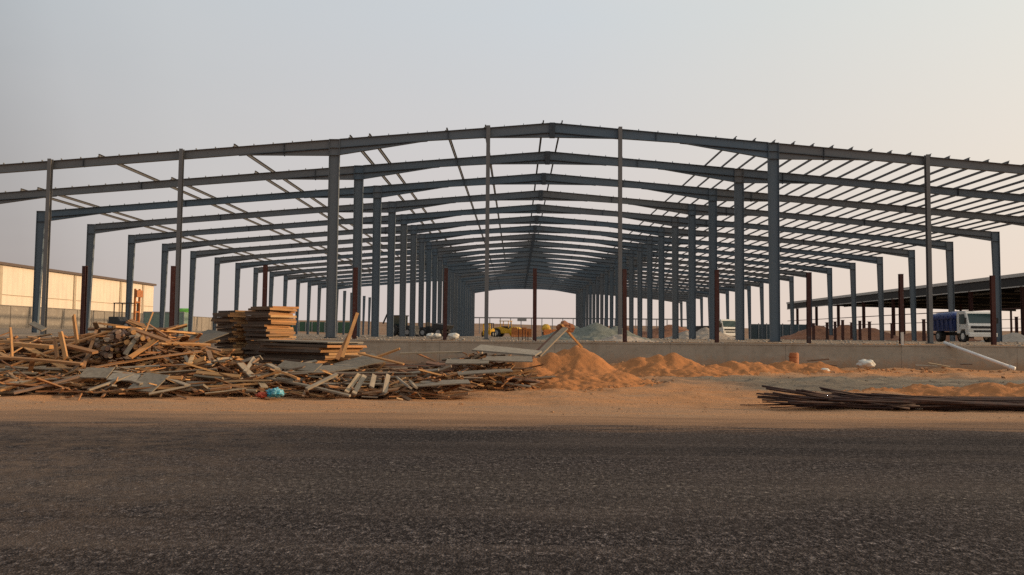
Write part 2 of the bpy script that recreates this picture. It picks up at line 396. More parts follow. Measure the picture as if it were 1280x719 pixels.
# ------------------------------------------------------------------ sand mounds
def mound(name, mat, cx, cy_, blobs, half, step, label, cat, group, rough=.06, seed=0, cut=.02):
    """heap as one height field; blobs: (dx, dy, height, slope)"""
    n=int(2*half/step); mb=MB(); idx={}
    H=np.zeros((n+1,n+1))
    def hh(x,y):
        v=-1
        for bx,by,bh,bs in blobs:
            d=math.hypot((x-bx),(y-by)); d+=.12*bh*nz((x-bx)*1.3,(y-by)*1.3,seed+bh)
            q=bh-bs*math.sqrt(d*d+.02*bh)
            if q<.25*bh: q=.25*bh-(.25*bh-q)*.55
            v=max(v,q)
        return v+rough*.55*fbm(x*1.4,y*1.4,seed)+rough*(.25+.75*sstep(.75,.1,v))*(.5*fbm(x*5,y*5,seed+3)+.55*abs(nz(x*9,y*9,seed)))
    for j in range(n+1):
        for i in range(n+1):
            x=-half+i*step; y=-half+j*step
            H[j,i]=hh(x,y)
    for j in range(n):
        for i in range(n):
            if max(H[j,i],H[j,i+1],H[j+1,i],H[j+1,i+1])>-cut:
                q=[]
                for a,b in ((j,i),(j,i+1),(j+1,i+1),(j+1,i)):
                    if (a,b) not in idx:
                        idx[(a,b)]=len(mb.v); x=-half+b*step; y=-half+a*step
                        e=H[a,b]
                        mb.v.append((x,y,(e if e>0 else e*2-.02)+ground_z(cx+x,cy_+y)-ground_z(cx,cy_)))
                    q.append(idx[(a,b)])
                mb.f.append(tuple(q))
    o=mb.build(name,mat,None,(cx,cy_,ground_z(cx,cy_)),True)
    return tag(o,label,cat,group)
def px2(px,Y): return X_at(px,Y)
MG='sand heaps in front of the concrete plinth'
mx=px2(722,30.5)
mound('sand_mound',SAND,mx,30.5,[(0,0,1.40,.66),(-.45,-.1,1.22,.6),(-1.05,-.35,1.08,.6),(-1.6,-.7,.85,.55),(-1.5,-1.6,.55,.36),(-.3,-1.9,.5,.3),(1.2,-.7,.55,.42),(-.6,-2.8,.26,.2),(1.0,-1.8,.3,.25),(-2.1,-.9,.72,.45),(-2.3,-1.9,.45,.32),(-1.2,-2.6,.35,.26)],4.8,.06,'tallest orange sand heap, with crossed timbers propped on its peak','sand heap',MG,.085,1)
mound('sand_mound',SAND,px2(842,38),38,[(0,0,1.0,.55),(-.7,0,.88,.45),(-1.5,-.1,.72,.4),(-2.3,-.3,.5,.35),(-1.0,-1.3,.45,.32),(1.0,-.8,.4,.3),(.2,-1.9,.3,.25)],4.8,.085,'second largest sand heap, broad and low, right of the tallest one','sand heap',MG,.11,4)
mound('sand_mound',SAND,px2(915,39.5),39.5,[(0,0,.62,.42),(.6,.1,.52,.36),(1.4,.2,.42,.34),(-.9,-.5,.4,.3)],3.6,.08,'small sand heap with one smooth flank between the broad heap and the rough bank','sand heap',MG,.09,7)
mound('sand_mound',SAND,px2(985,41),41,[(0,0,.55,.35),(-1.6,0,.5,.35),(1.6,.3,.45,.35),(.6,-1.2,.3,.3)],4.6,.1,'rough clumpy sand bank along the plinth beneath the orange drum','sand heap',MG,.13,9)
mound('sand_mound',SAND,px2(1238,24.5),24.8,[(0,0,.24,.13),(-1.6,.2,.19,.14),(1.5,.5,.28,.15),(2.8,.9,.34,.18)],4.6,.09,'low sand bank just behind the rusty bars, before the white pipe','sand heap',MG,.13,13)
mound('gravel_mound',GRAVEL,px2(745,55),55,[(0,0,1.2,.5),(-1.5,.3,1.0,.45),(1.3,0,.95,.5)],5.2,.14,'grey green gravel heap on the site behind the plinth','gravel heap',None,.14,21)
mound('rubble_mound',STONE,px2(775,49),49,[(0,0,.42,.35),(.8,.2,.3,.3)],2.4,.1,'small pale rubble heap beside the grey gravel heap','rubble heap',None,.12,23)
mound('earth_mound',REDEARTH,px2(1055,118),118,[(0,0,2.2,.4),(-3.3,1,2.1,.4),(3.2,-1,1.9,.4),(5.2,0,1.3,.4)],13,.4,'large red earth heap beyond the right hand bay, widest of its kind','earth heap','red earth heaps on the far site',.35,31,.1)
mound('earth_mound',REDEARTH,px2(838,150),150,[(0,0,2.6,.35),(-7,1,2.0,.35),(-14,1,1.8,.35)],24,.7,'red earth heap seen between the right hand inner columns, farthest off','earth heap','red earth heaps on the far site',.4,33,.1)
mound('earth_mound',REDEARTH,px2(1178,100),100,[(0,0,1.4,.4),(-3,0,1.2,.4)],9,.35,'red earth heap left behind the blue truck','earth heap','red earth heaps on the far site',.3,35,.1)
mound('earth_mound',STONE,px2(1266,80),80,[(0,0,1.0,.45),(1.5,0,.8,.4)],6,.3,'small tan earth heap right of the white truck cab','earth heap','red earth heaps on the far site',.2,37,.1)
mound('rubble_mound',STONE,px2(882,92),92,[(0,0,1.3,.5),(-2,0,1.0,.5),(1.6,.4,.9,.5)],7,.25,'pale rubble heap left of the white truck between columns','rubble heap',None,.3,39,.1)

# ------------------------------------------------------------------ plinth wall
pw=empty('plinth_wall',(0,44,0)); tag(pw,'long low concrete plinth wall under the steel frame','retaining wall')
wb=MB(); w0=-28.0
xj=-28.0
while xj<62:
    wb.box(xj+.006,xj+5.994,-.17+.004*nz(xj,1),.15,-.6,1.29); xj+=6
wb.build('wall',CONC,pw)
cb=MB(); xj=-28.0
while xj<62:
    cb.box(xj+.01,xj+5.99,-.2,.55,1.292,1.36); xj+=6
cb.build('coping',CONC,pw)

# ------------------------------------------------------------------ the steel building
D0, BAY, NF = 51.2, 8.0, 22
Xr, ZR, SL = 2.089, EYE+13.157, .0842
XLi, XRi, XLo, XRo = -11.343, 15.71, -38.849, 43.234
def roof_z(x): return ZR - SL*abs(x-Xr)
hall=empty('steel_building_frame',(Xr,D0,SLAB)); tag(hall,'unclad three bay steel building frame with pitched rafters rising over the whole site','building')
OFF=Vector((-Xr,0,-SLAB))      # parts are written in world x,z with y=0 at their frame
def hb(mb,name,mat,k,parent=None):
    o=mb.build(name,mat,parent or hall)
    if parent is None: o.location=(-Xr, BAY*k, -SLAB)
    return o
FW=.125                         # half flange width
def column_mb(x, ztop, d0, d1, grow=0):
    """I section, web in the frame plane; grow: -1 inner face is left .. keeps outer flange straight"""
    mb=MB(); z0=SLAB+.04
    def e(d,s):                 # x of flange centre at depth d, side s
        if grow==0: return x+s*d/2
        return x+ (0 if s==grow else -grow*d)
    for s in (-1,1):
        a0,a1=e(d0,s),e(d1,s); t=.014
        mb.hexa([(a0-t,-FW,z0),(a0+t,-FW,z0),(a0+t,FW,z0),(a0-t,FW,z0),(a1-t,-FW,ztop),(a1+t,-FW,ztop),(a1+t,FW,ztop),(a1-t,FW,ztop)])
    l0,r0,l1,r1=e(d0,-1)+.015,e(d0,1)-.015,e(d1,-1)+.015,e(d1,1)-.015
    mb.hexa([(l0,-.008,z0),(r0,-.008,z0),(r0,.008,z0),(l0,.008,z0),(l1,-.008,ztop),(r1,-.008,ztop),(r1,.008,ztop),(l1,.008,ztop)])
    zs=(z0+ztop)*.55            # one splice stiffener
    return mb
def base_plate_mb(x,d): return MB().box(x-d/2-.08,x+d/2+.08,-.2,.2,SLAB-.06,SLAB+.038)
def rafter_mb(stations, cleats, mid=None):
    """stations: (x, top, depth); mid: (x0,x1,depth at x0..) haunch intermediate flange stations"""
    mb=MB(); tf=.022
    for (xa,ta,da),(xb,tb,db) in zip(stations,stations[1:]):
        mb.slab(xa,ta-tf,ta,xb,tb-tf,tb,-FW,FW)
        mb.slab(xa,ta-da,ta-da+tf,xb,tb-db,tb-db+tf,-FW,FW)
        mb.slab(xa,ta-da+tf+.001,ta-tf-.001,xb,tb-db+tf+.001,tb-tf-.001,-.007,.007)
    mb.mid=mid or []
    for x in cleats:
        z=roof_z(x); mb.box(x-.018,x+.018,-.06,.06,z+.001,z+.105)
    return mb
SLOT0, SLOTD = .58, 1.19
def slot_x(side,i): return Xr+side*(SLOT0+SLOTD*i)
def slots(side,xa,xb): return [slot_x(side,i) for i in range(0,40) if xa<slot_x(side,i)<xb]
D=.52
def mid_rafter(side):
    xc = XLi+.33 if side<0 else XRi-.33
    L=abs(xc-Xr)
    st=[]
    for t,d in ((.012,.9),(4.2,.6),(L-5.4,D),(L,.98)):
        x=Xr+side*t; st.append((x,roof_z(x),d))
    a=Xr+side*4.2; b=Xr+side*(L-5.4); c=Xr+side*L; p=Xr+side*.012
    mid=[(p,roof_z(p)-.58,a,roof_z(a)-.585),(b,roof_z(b)-.51,c,roof_z(c)-.53)]
    if side<0: st=st[::-1]; mid=[(m[2],m[3],m[0],m[1]) for m in mid]
    lo,hi=min(p,c),max(p,c)
    return rafter_mb(st, slots(side,lo,hi), mid)
def out_rafter(side):
    xi = XLi-.33 if side<0 else XRi+.33
    xo = XLo+.7 if side<0 else XRo-.7
    L=abs(xo-xi); st=[]
    for t,d in ((0,.98),(5.6,D),(L-5.2,D),(L,.86)):
        x=xi+side*t; st.append((x,roof_z(x),d))
    a=xi+side*5.6; b=xi+side*(L-5.2)
    mid=[(xi,roof_z(xi)-.53,a,roof_z(a)-.51),(b,roof_z(b)-.51,xo,roof_z(xo)-.5)]
    if side<0: st=st[::-1]; mid=[(m[2],m[3],m[0],m[1]) for m in mid]
    return rafter_mb(st, slots(side,min(xi,xo),max(xi,xo)), mid)
def mid_flange(r,mb):
    for (xa,za,xb,zb) in mb.mid:
        m=MB(); m.slab(xa,za-.045,za,xb,zb-.045,zb,-FW+.004,-.009); m.slab(xa,za-.045,za,xb,zb-.045,zb,.009,FW-.004); m.build('haunch_flange',PLATE,r)  # dark and over-thick: the flange's shadow line is put into colour and shape
def plate_mb(x, z0, z1, w=.018): return MB().box(x-w,x+w,-FW-.006,FW+.006,z0,z1)
protos={}
def rafter_set(k):
    if not protos:
        for s,n in ((-1,'L'),(1,'R')):
            xi=XLi if s<0 else XRi; xo=XLo if s<0 else XRo
            mm=mid_rafter(s); r=hb(mm,'rafter',STEEL,k); protos['m'+n]=r; mid_flange(r,mm)
            p=plate_mb(Xr+s*.083,roof_z(Xr)-.93,roof_z(Xr)+.004,.081).build('ridge_plate',PLATE,r)
            pj=Xr+s*6.4; plate_mb(pj,roof_z(pj)-.56,roof_z(pj)+.0,.012).build('splice_plate',PLATE,r)
            mm=out_rafter(s); r=hb(mm,'rafter',STEEL,k); protos['o'+n]=r; mid_flange(r,mm)
            pj=xi+s*3.1; plate_mb(pj,roof_z(pj)-.80,roof_z(pj)-.005,.014).build('splice_plate',PLATE,r)
            pj=xi+s*15.5; plate_mb(pj,roof_z(pj)-.54,roof_z(pj)-.005,.012).build('splice_plate',PLATE,r)
            # inner column with the joint block through the rafter line
            zc=roof_z(xi)
            c=hb(column_mb(xi,zc-1.0,.56,.62),'column',STEEL_COL,k); protos['ci'+n]=c
            base_plate_mb(xi,.56).build('base_plate',PLATE,c)
            jb=MB(); 
            for e in (-.315,.315): jb.box(xi+e-.013,xi+e+.013,-FW-.004,FW+.004,zc-.995,zc+.012-SL*abs(e)*0)
            jb.box(xi-.3,xi+.3,-.008,.008,zc-.97,zc-.02); jb.box(xi-.3,xi+.3,-FW,FW,zc-.018,zc+.004)
            for zz in (.52,.985): jb.box(xi-.3,xi+.3,-FW+.003,FW-.003,zc-zz-.01,zc-zz+.01)
            jb.build('joint_block',STEEL,c)
            zo=roof_z(xo)
            c=hb(column_mb(xo,zo+.01,.40,.66,s),'column',STEEL_COL,k); protos['co'+n]=c
            base_plate_mb(xo-s*.2,.42).build('base_plate',PLATE,c)
            hbk=MB(); hbk.box(min(xo-s*.64,xo-s*.02),max(xo-s*.64,xo-s*.02),-FW+.003,FW-.003,zo-.84,zo-.81); hbk.build('stiffener',PLATE,c)
            hbk=MB(); hbk.box(min(xo-s*.66,xo+s*.02),max(xo-s*.66,xo+s*.02),-FW,FW,zo+.012,zo+.034)
            hbk.build('cap_plate',PLATE,c)
    else:
        for key,p in list(protos.items()):
            if key=='oL' and k>15: continue
            c=copy_tree(p,hall); c.location=(-Xr,BAY*k,-SLAB)
for k in range(NF): rafter_set(k)
# purlins: Z section runs on top of the rafters
def purlin(side,i,k0,k1,front=.2):
    x=slot_x(side,i); z=roof_z(x); mb=MB(); y0=BAY*k0-front; y1=BAY*k1+.3; h=.17; s=side*SL
    mb.box(x-.006,x+.006,y0,y1,z+.004,z+h); mb.box(x+.007,x+.075,y0,y1,z+h-.014,z+h); mb.box(x-.075,x-.007,y0,y1,z+.004,z+.018)
    o=mb.build('purlin',PURLIN,hall); o.location=(-Xr,0,-SLAB)
for i in range(10,34): purlin(1,i,0,21,random.uniform(.14,.24))
for side,i,k0,k1 in ((-1,0,0,21),(1,0,0,21),(-1,3,0,12),(-1,5,0,12),(-1,9,0,14),(-1,10,0,14),(-1,16,0,9),(-1,17,1,9),(-1,22,1,12),(-1,23,0,12),(-1,30,1,15),(-1,31,1,15),(1,9,0,21)): purlin(side,i,k0,k1)
# slim end wall posts before the first frame
for px,pb in ((53.5,405),(219.5,410),(607.7,418),(775,418),(1163.5,424)):
    x=X_at(px,D0-.32); z1=roof_z(x)+.06; mb=MB(); y0=-.40
    for yy in (y0,y0+.26): mb.box(x-.115,x+.115,yy-.009,yy+.009,SLAB+.02,z1)
    mb.box(x-.006,x+.006,y0+.01,y0+.25,SLAB+.02,z1-.01)
    o=mb.build('end_wall_post',WINDPOST,hall); o.location=(-Xr,0,-SLAB)
    MB().box(x-.2,x+.2,y0-.08,y0+.34,SLAB-.06,SLAB+.018).build('base_plate',PLATE,o)

# ------------------------------------------------------------------ short red oxide posts along the plinth
PY=44.45
heights={0:333,1:333,2:332,3:335,4:336,5:336,6:337,7:338,8:341,9:343,10:345}
pxs=[103,214,329.5,443,556,668.3,781,896,1011,1127,1242]
words_=['beside the cream warehouse, leftmost of its row','close to the second slim end wall post','rising behind the tall board stacks','behind the leaning timbers','just right of the parked dark machine','between the yellow machines, by the centre opening','right of the grey gravel heap','left of the small white truck','right of the widest inner column, above the orange drum','before the big red earth heap','in front of the white truck cab']
for i,px in enumerate(pxs):
    x=X_at(px,PY); zt=at(px,heights[i],PY).z; zb=1.355
    if i==0: zt=at(px,333,PY).z
    r=empty('steel_post',(x,PY,zb)); tag(r,'short rust red steel post '+words_[i],'post','rust red posts standing along the plinth')
    h=zt-zb; mb=MB(); 
    mb.box(-.1,.1,-.1,-.082,.02,h); mb.box(-.1,.1,.082,.1,.02,h); mb.box(-.012,.012,-.081,.081,.02,h)
    mb.build('shaft',RUST,r)
    MB().box(-.17,.17,-.15,.15,-.02,.018).build('base_plate',RUST2,r)
    t=MB(); t.box(-.11,.11,-.11,.11,h+.001,h+.016); t.build('cap_plate',RUST,r)
    r.rotation_euler=(random.uniform(-.006,.006),random.uniform(-.006,.006),random.uniform(-.1,.1))

# ------------------------------------------------------------------ far left: warehouse, block wall
wh=empty('warehouse',(-75,140,1.4)); tag(wh,'long cream clad warehouse with dark roof edge behind the grey block wall','building')
def part(mb,name,mat,root):
    o=mb.build(name,mat,root); o.location=-root.location; return o
part(MB().box(-104,-75,60,172.5,1.0,11.3),'cladding',CREAM,wh)
rf=MB(); rf.prism_x([(59.6,11.32),(172.9,11.32),(172.9,11.72),(59.6,11.72)],-104.4,-74.6); part(rf,'roof_edge',TRIM,wh)
for yy in (100,121,131,141.5,158,167.5):
    d=MB().box(-74.995,-74.84,yy-.35,yy+.35,1.2,11.2); part(d,'down_pipe',PIPE,wh)
part(MB().box(-74.995,-74.9,60,172.4,7.0,7.08),'cladding_joint',PIPE,wh)
bw=empty('block_wall',(-62,120,1.6)); tag(bw,'grey block boundary wall with pilasters below the cream warehouse','wall')
part(MB().box(-62.1,-61.9,70,171,1.2,4.75),'wall',BLOCK,bw)
cp_=MB(); cp_.box(-62.16,-61.84,70,171,4.752,4.85); part(cp_,'coping',BLOCK,bw)
for i in range(26): part(MB().box(-61.897,-61.83,71+i*3.9,71.3+i*3.9,1.2,4.748),'pilaster',BLOCK,bw)
# far wall continuing behind
gh=empty('green_hoarding',(0,236,2)); tag(gh,'long dark green hoarding far behind the left bay','hoarding')
xa,xb=X_at(358,236),X_at(446,236)
part(MB().box(xa,xb,235.9,236.05,1.0,at(400,402.5,236).z),'panel',GREENMESH,gh)
for i in range(12):
    xx=xa+(xb-xa)*i/11; part(MB().box(xx-.1,xx+.1,235.7,235.89,1.0,at(400,402,236).z),'post',GREY,gh)
c=empty('shipping_container',(X_at(208,128),128,1.9)); tag(c,'pale green container standing against the block wall end','container')
b=MB(); b.box(-3.1,3.1,-1.2,1.2,.1,2.9); b.build('body',simple('pale green container paint',(.17,.24,.2),.6),c)
f=MB()
for xx in (-3.12,3.0): f.box(xx,xx+.12,-1.26,-1.202,.05,2.95)
f.box(-3.0,3.0,-1.25,-1.202,2.8,2.95); f.box(-3.0,3.0,-1.25,-1.202,.05,.2); f.build('corner_frame',GREY,c)
v=empty('water_tank',(X_at(228,150),150,4.9)); tag(v,'small bright green tank showing above the block wall','tank')
b=MB(); b.tube((-1.5,0,.55),(1.5,0,.55),.62,14); b.build('barrel',GREENP,v,None,True)
b=MB(); b.box(-1.4,-1.2,-.4,.4,-3.2,-.05); b.box(1.2,1.4,-.4,.4,-3.2,-.05); b.build('stand',GREY,v)

# ------------------------------------------------------------------ right: neighbouring shed with dark roof
sh=empty('shed',(60,140,1.4)); tag(sh,'open sided shed under construction with dark low roof and red posts','building')
SX=58.0; ze=at(1275,343,SX/ (X_at(1275,100)/100)).z
def shz(x): return ze-.02*(x-SX)
Y0,Y1=74.0,180.0
r=MB(); r.hexa([(SX,Y0,ze-.32),(SX+46,Y0,shz(SX+46)-.32),(SX+46,Y1,shz(SX+46)-.32),(SX,Y1,ze-.32),(SX,Y0,ze-.1),(SX+46,Y0,shz(SX+46)-.1),(SX+46,Y1,shz(SX+46)-.1),(SX,Y1,ze-.1)])
part(r,'roof',SHEDDARK,sh)
part(MB().box(SX-.25,SX-.02,Y0-.2,Y1,ze-.32,ze+.08),'gutter',LIGHTTRIM,sh)
part(MB().box(SX-.1,SX+.1,Y0,Y1,ze-1.35,ze-.33),'eave_beam',SHEDDARK,sh)
part(MB().box(SX-.16,SX-.11,Y0,Y1,ze-1.5,ze-1.37),'girt',LIGHTTRIM,sh)
for xx in (12,24,36): part(MB().box(SX+xx,SX+xx+.12,Y0,Y1,shz(SX+xx)-.62,shz(SX+xx)-.33),'purlin',LIGHTTRIM if xx==12 else SHEDDARK,sh)
ys=[Y0+.3+i*11.05 for i in range(10)]
for y in ys:
    mb=MB(); mb.box(SX-.22,SX+.22,y-.16,y-.14,1.3,ze-1.36); mb.box(SX-.22,SX+.22,y+.14,y+.16,1.3,ze-1.36); mb.box(SX-.012,SX+.012,y-.139,y+.139,1.3,ze-1.36); part(mb,'post',RUST,sh)
    mb=MB(); mb.hexa([(SX+.2,y-.12,ze-.75),(SX+45,y-.12,shz(SX+45)-.75),(SX+45,y+.12,shz(SX+45)-.75),(SX+.2,y+.12,ze-.75),(SX+.2,y-.12,ze-.34),(SX+45,y-.12,shz(SX+45)-.34),(SX+45,y+.12,shz(SX+45)-.34),(SX+.2,y+.12,ze-.34)]); part(mb,'rafter',SHEDDARK,sh)
    for xx in (22,44):
        part(MB().box(SX+xx-.15,SX+xx+.15,y-.15,y+.15,1.3,shz(SX+xx)-.76),'post',RUST2,sh)
for zz in (4.1,5.9):
    part(MB().box(SX+44.2,SX+44.3,Y0,Y1,zz,zz+.13),'girt',GREY,sh)
part(MB().box(SX-.05,SX+.03,Y0+22,Y1,5.3,5.42),'girt',RUST2,sh)
part(MB().box(SX-.05,SX+.03,Y0+44,Y1,4.0,4.1),'girt',RUST2,sh)
# blue grey hoarding beyond the bay
hw=empty('metal_hoarding',(0,150,1.4)); tag(hw,'blue grey sheet metal hoarding beyond the right bay columns','hoarding')
xa,xb=X_at(938,150),X_at(1008,150); part(MB().box(xa,xb,149.9,150.05,1.0,at(980,405.5,150).z),'panel',BLUEGREY,hw)
for i in range(8): part(MB().box(xa+i*(xb-xa)/7-.07,xa+i*(xb-xa)/7+.07,149.75,149.89,1,at(980,404.5,150).z),'post',GREY,hw)
# stub posts on the far red earth site
stub=None
for px,py,Y in ((1017,404,96),(1034,403,100),(1044,402,104),(1053.5,400,98),(1064.5,403,112),(1075,401,100),(1087,402,96),(1115,404,105),(1155,399,92),(1271,396,100)):
    x=X_at(px,Y); zt=at(px,py,Y).z
    if stub is None:
        stub=empty('stub_post'); MB().box(-.13,.13,-.13,.13,-1.3,1.6).build('shaft',RUST,stub); MB().box(-.2,.2,-.2,.2,1.602,1.64).build('cap_plate',RUST2,stub)
        o=stub
    else: o=copy_tree(stub)
    o.location=(x,Y,zt-1.64)
    tag(o,'thin rust red stub post on the red earth site under the shed','post','stub posts on the red earth site')

# ------------------------------------------------------------------ centre far: rail fence and machines
rl=empty('pipe_gantry',(0,245,1.5)); tag(rl,'long grey pipe rail on thin legs across the far opening','gantry')
xa,xb=X_at(560,245),X_at(860,245); zr=at(650,397.3,245).z
part(MB().box(xa,xb,244.9,245.1,zr-.25,zr+.1),'rail',GREY,rl)
for i in range(24):
    xx=xa+(xb-xa)*i/23; part(MB().box(xx-.12,xx+.12,244.9,245.1,1.0,zr-.252),'leg',GREY,rl)
part(MB().box(X_at(646.5,245),X_at(658,245),244.7,244.88,zr-1.0,zr+.05),'sign_panel',GREY,rl)
def wheel(root,x,y,r,w,nx=1,hub=GREY):
    t=MB(); t.tube((x-w/2,y,r),(x+w/2,y,r),r,18); o=t.build('wheel',BLACK,root)
    m=MB(); m.tube((x-w/2-.012,y,r),(x+w/2+.012,y,r),r*.55,12); m.build('rim',hub,o)
def on(px,Y): 
    x=X_at(px,Y); return (x,Y,ground_z(x,Y))
r=empty('road_roller',on(633,118),R(70)); tag(r,'yellow road roller with round drum parked inside the far opening','roller')
m=MB(); m.tube((-.95,-1.4,.72),(.95,-1.4,.72),.72,22); m.build('drum',YELLOW,r,None,True)
m=MB(); m.prism_x([(-.6,.5),(1.9,.5),(1.9,1.25),(.7,1.45),(-.6,1.1)],-.7,.7); m.build('body',YELLOW,r,bevel=.05)
m=MB(); m.prism_x([(-.5,1.2),(.6,1.46),(.6,1.5),(-.5,1.5)],-.5,.5); m.build('seat_deck',BLACK,r)
m=MB(); [m.box(sx_-.04,sx_+.04,yy-.04,yy+.04,1.3,2.2) for sx_ in(-.6,.6) for yy in (-.5,.7)]; m.box(-.7,.7,-.65,.85,2.2,2.28); m.build('canopy',YELLOW,r)
wheel(r,-.75,1.2,.62,.4); wheel(r,.75,1.2,.62,.4)
r=empty('concrete_mixer',on(684,118),R(20)); tag(r,'small yellow mixer with tilted drum beside the crossed timbers','mixer')
m=MB(); m.tube((0,-.2,.85),(0,.55,1.35),.5,14,.62); m.tube((0,.551,1.351),(0,.95,1.6),.62,14,.34); m.build('drum',YELLOW,r,None,True)
m=MB(); m.box(-.6,-.5,-.7,.5,.2,.75); m.box(.5,.6,-.7,.5,.2,.75); m.box(-.6,.6,-.75,-.65,.3,.5); m.build('frame',DARK,r)
wheel(r,-.7,-.2,.32,.14); wheel(r,.7,-.2,.32,.14)
m=MB(); m.box(-.9,.9,-1.1,-.77,.3,1.1); m.build('engine_box',ORANGE,r)
r=empty('skid_loader',on(611,110),R(-15)); tag(r,'upright yellow loader with raised mast next to a slim post','loader')
m=MB(); m.prism_x([(-.9,.35),(.9,.35),(.9,1.0),(.2,1.15),(-.9,.9)],-.55,.55); m.build('body',YELLOW,r,bevel=.04)
m=MB(); m.box(-.5,-.38,-1.05,-.92,.2,1.75); m.box(.38,.5,-1.05,-.92,.2,1.75); m.box(-.5,.5,-1.04,-.93,1.6,1.75); m.build('mast',YELLOW,r)
m=MB(); [m.box(x-.04,x+.04,y-.04,y+.04,1.0,1.75) for x in(-.45,.45) for y in(-.3,.6)]; m.box(-.52,.52,-.4,.7,1.752,1.82); m.build('cab_guard',DARK,r)
for x in(-.65,.65):
    for y in(-.5,.5): wheel(r,x,y,.36,.2)
for i,(px,w_,h_,lab) in enumerate(((643,.8,1.0,'orange plastic barrier with two feet, nearest the yellow roller'),(649,.9,.8,'second orange plastic barrier out from the yellow roller'),(655,.7,1.05,'third orange plastic barrier, between roller and red post'),(661,.8,.9,'orange plastic barrier closest to the centre red post'))):
    r=empty('barrier',on(px,112+i*2)); tag(r,lab,'barrier','orange barriers in the far opening')
    m=MB(); m.prism_x([(-.25,.02),(.25,.02),(.1,.35),(.08,h_+.3),(-.08,h_+.3),(-.1,.35)],-w_/2,w_/2); m.build('body',ORANGE,r,bevel=.02)
    m=MB(); m.box(-w_/2-.03,-w_/2+.15,-.3,.3,-.02,.06); m.box(w_/2-.15,w_/2+.03,-.3,.3,-.02,.06); m.build('foot',DARK,r)
# small survey stakes on the site front
for i,px in enumerate((648,653,656.5,660)):
    x=X_at(px,47); o=MB().box(-.02,.02,-.02,.02,-.1,.75-.08*i).build('stake',RUST,None,(x,47,1.38)); tag(o,'thin dark reinforcement stake sticking up from the slab edge','stake','stakes at the slab edge')

# machines between left inner columns
def backhoe(px,Y):
    r=empty('backhoe_loader',on(px,Y),R(60)); tag(r,'dark backhoe tractor with cab parked between left inner columns','tractor')
    m=MB(); m.prism_x([(-2.0,.7),(1.3,.6),(1.3,1.2),(-.2,1.3),(-2.0,1.25)],-.55,.55); m.build('body',DARK,r,bevel=.05)
    m=MB(); [m.box(x-.05,x+.05,y-.05,y+.05,1.2,2.35) for x in(-.6,.6) for y in(-.2,1.2)]; m.box(-.75,.75,-.35,1.35,2.35,2.47); m.build('cab_frame',DARK,r)
    m=MB(); m.box(-.56,.56,-.19,1.19,1.3,2.34); m.build('cab_glass',GLASS,r)
    m=MB(); m.tube((0,1.4,.9),(0,2.3,2.6),.13,8); m.tube((0,2.3,2.62),(0,2.9,1.5),.1,8); m.build('digger_arm',DARK,r)
    m=MB(); m.prism_x([(-3.1,.1),(-2.5,.1),(-2.4,.8),(-2.55,.8),(-2.7,.25),(-3.1,.2)],-1,1); m.build('front_bucket',DARK,r)
    m=MB(); m.box(-.7,-.58,-2.6,-.6,.55,.75); m.box(.58,.7,-2.6,-.6,.55,.75); m.build('loader_arm',DARK,r)
    for x in(-.8,.8): wheel(r,x,.8,.75,.4); wheel(r,x,-1.4,.5,.3)
backhoe(503,98)
r=empty('dumper',on(543,84),R(65)); tag(r,'low black dumper with tipped skip near the white sacks','dumper')
m=MB(); m.prism_x([(-1.6,.75),(-.2,.6),(-.1,1.0),(-.3,1.35),(-1.9,1.15)],-.7,.7); m.build('skip',DARK,r,bevel=.04)
m=MB(); m.prism_x([(-1.4,.4),(1.4,.4),(1.4,.95),(.3,.95),(.1,.58),(-1.4,.55)],-.5,.5); m.build('body',BLACK,r)
m=MB(); m.box(-.3,.3,.3,.75,.96,1.05); m.box(-.3,.3,.76,.84,.96,1.45); m.build('seat',BLACK,r)
for x in(-.68,.68): wheel(r,x,-.9,.45,.3); wheel(r,x,.9,.42,.28)
r=empty('forklift',on(156,60),R(80)); r.location.z+=.25; tag(r,'rusty forklift with tall mast before the cream warehouse','forklift')
m=MB(); m.box(-.3,-.2,-.95,-.82,.1,3.0); m.box(.2,.3,-.95,-.82,.1,3.0); [m.box(-.2,.2,-.94,-.83,z,z+.1) for z in(.6,1.3,2.0,2.7)]; m.build('mast',ORANGE,r)
m=MB(); m.box(-.35,.35,-1.1,-.96,2.4,2.9); m.build('carriage',CLAY,r)
m=MB(); m.prism_x([(-.7,.3),(1.0,.3),(1.0,1.0),(.3,1.0),(.1,.7),(-.7,.7)],-.5,.5); m.build('body',DARK,r,bevel=.03)
m=MB(); [m.box(x-.03,x+.03,y-.03,y+.03,.7,1.95) for x in(-.45,.45) for y in(-.6,.6)]; m.box(-.5,.5,-.65,.65,1.95,2.0); m.build('overhead_guard',DARK,r)
for x in(-.52,.52): wheel(r,x,-.5,.32,.2); wheel(r,x,.75,.28,.18)

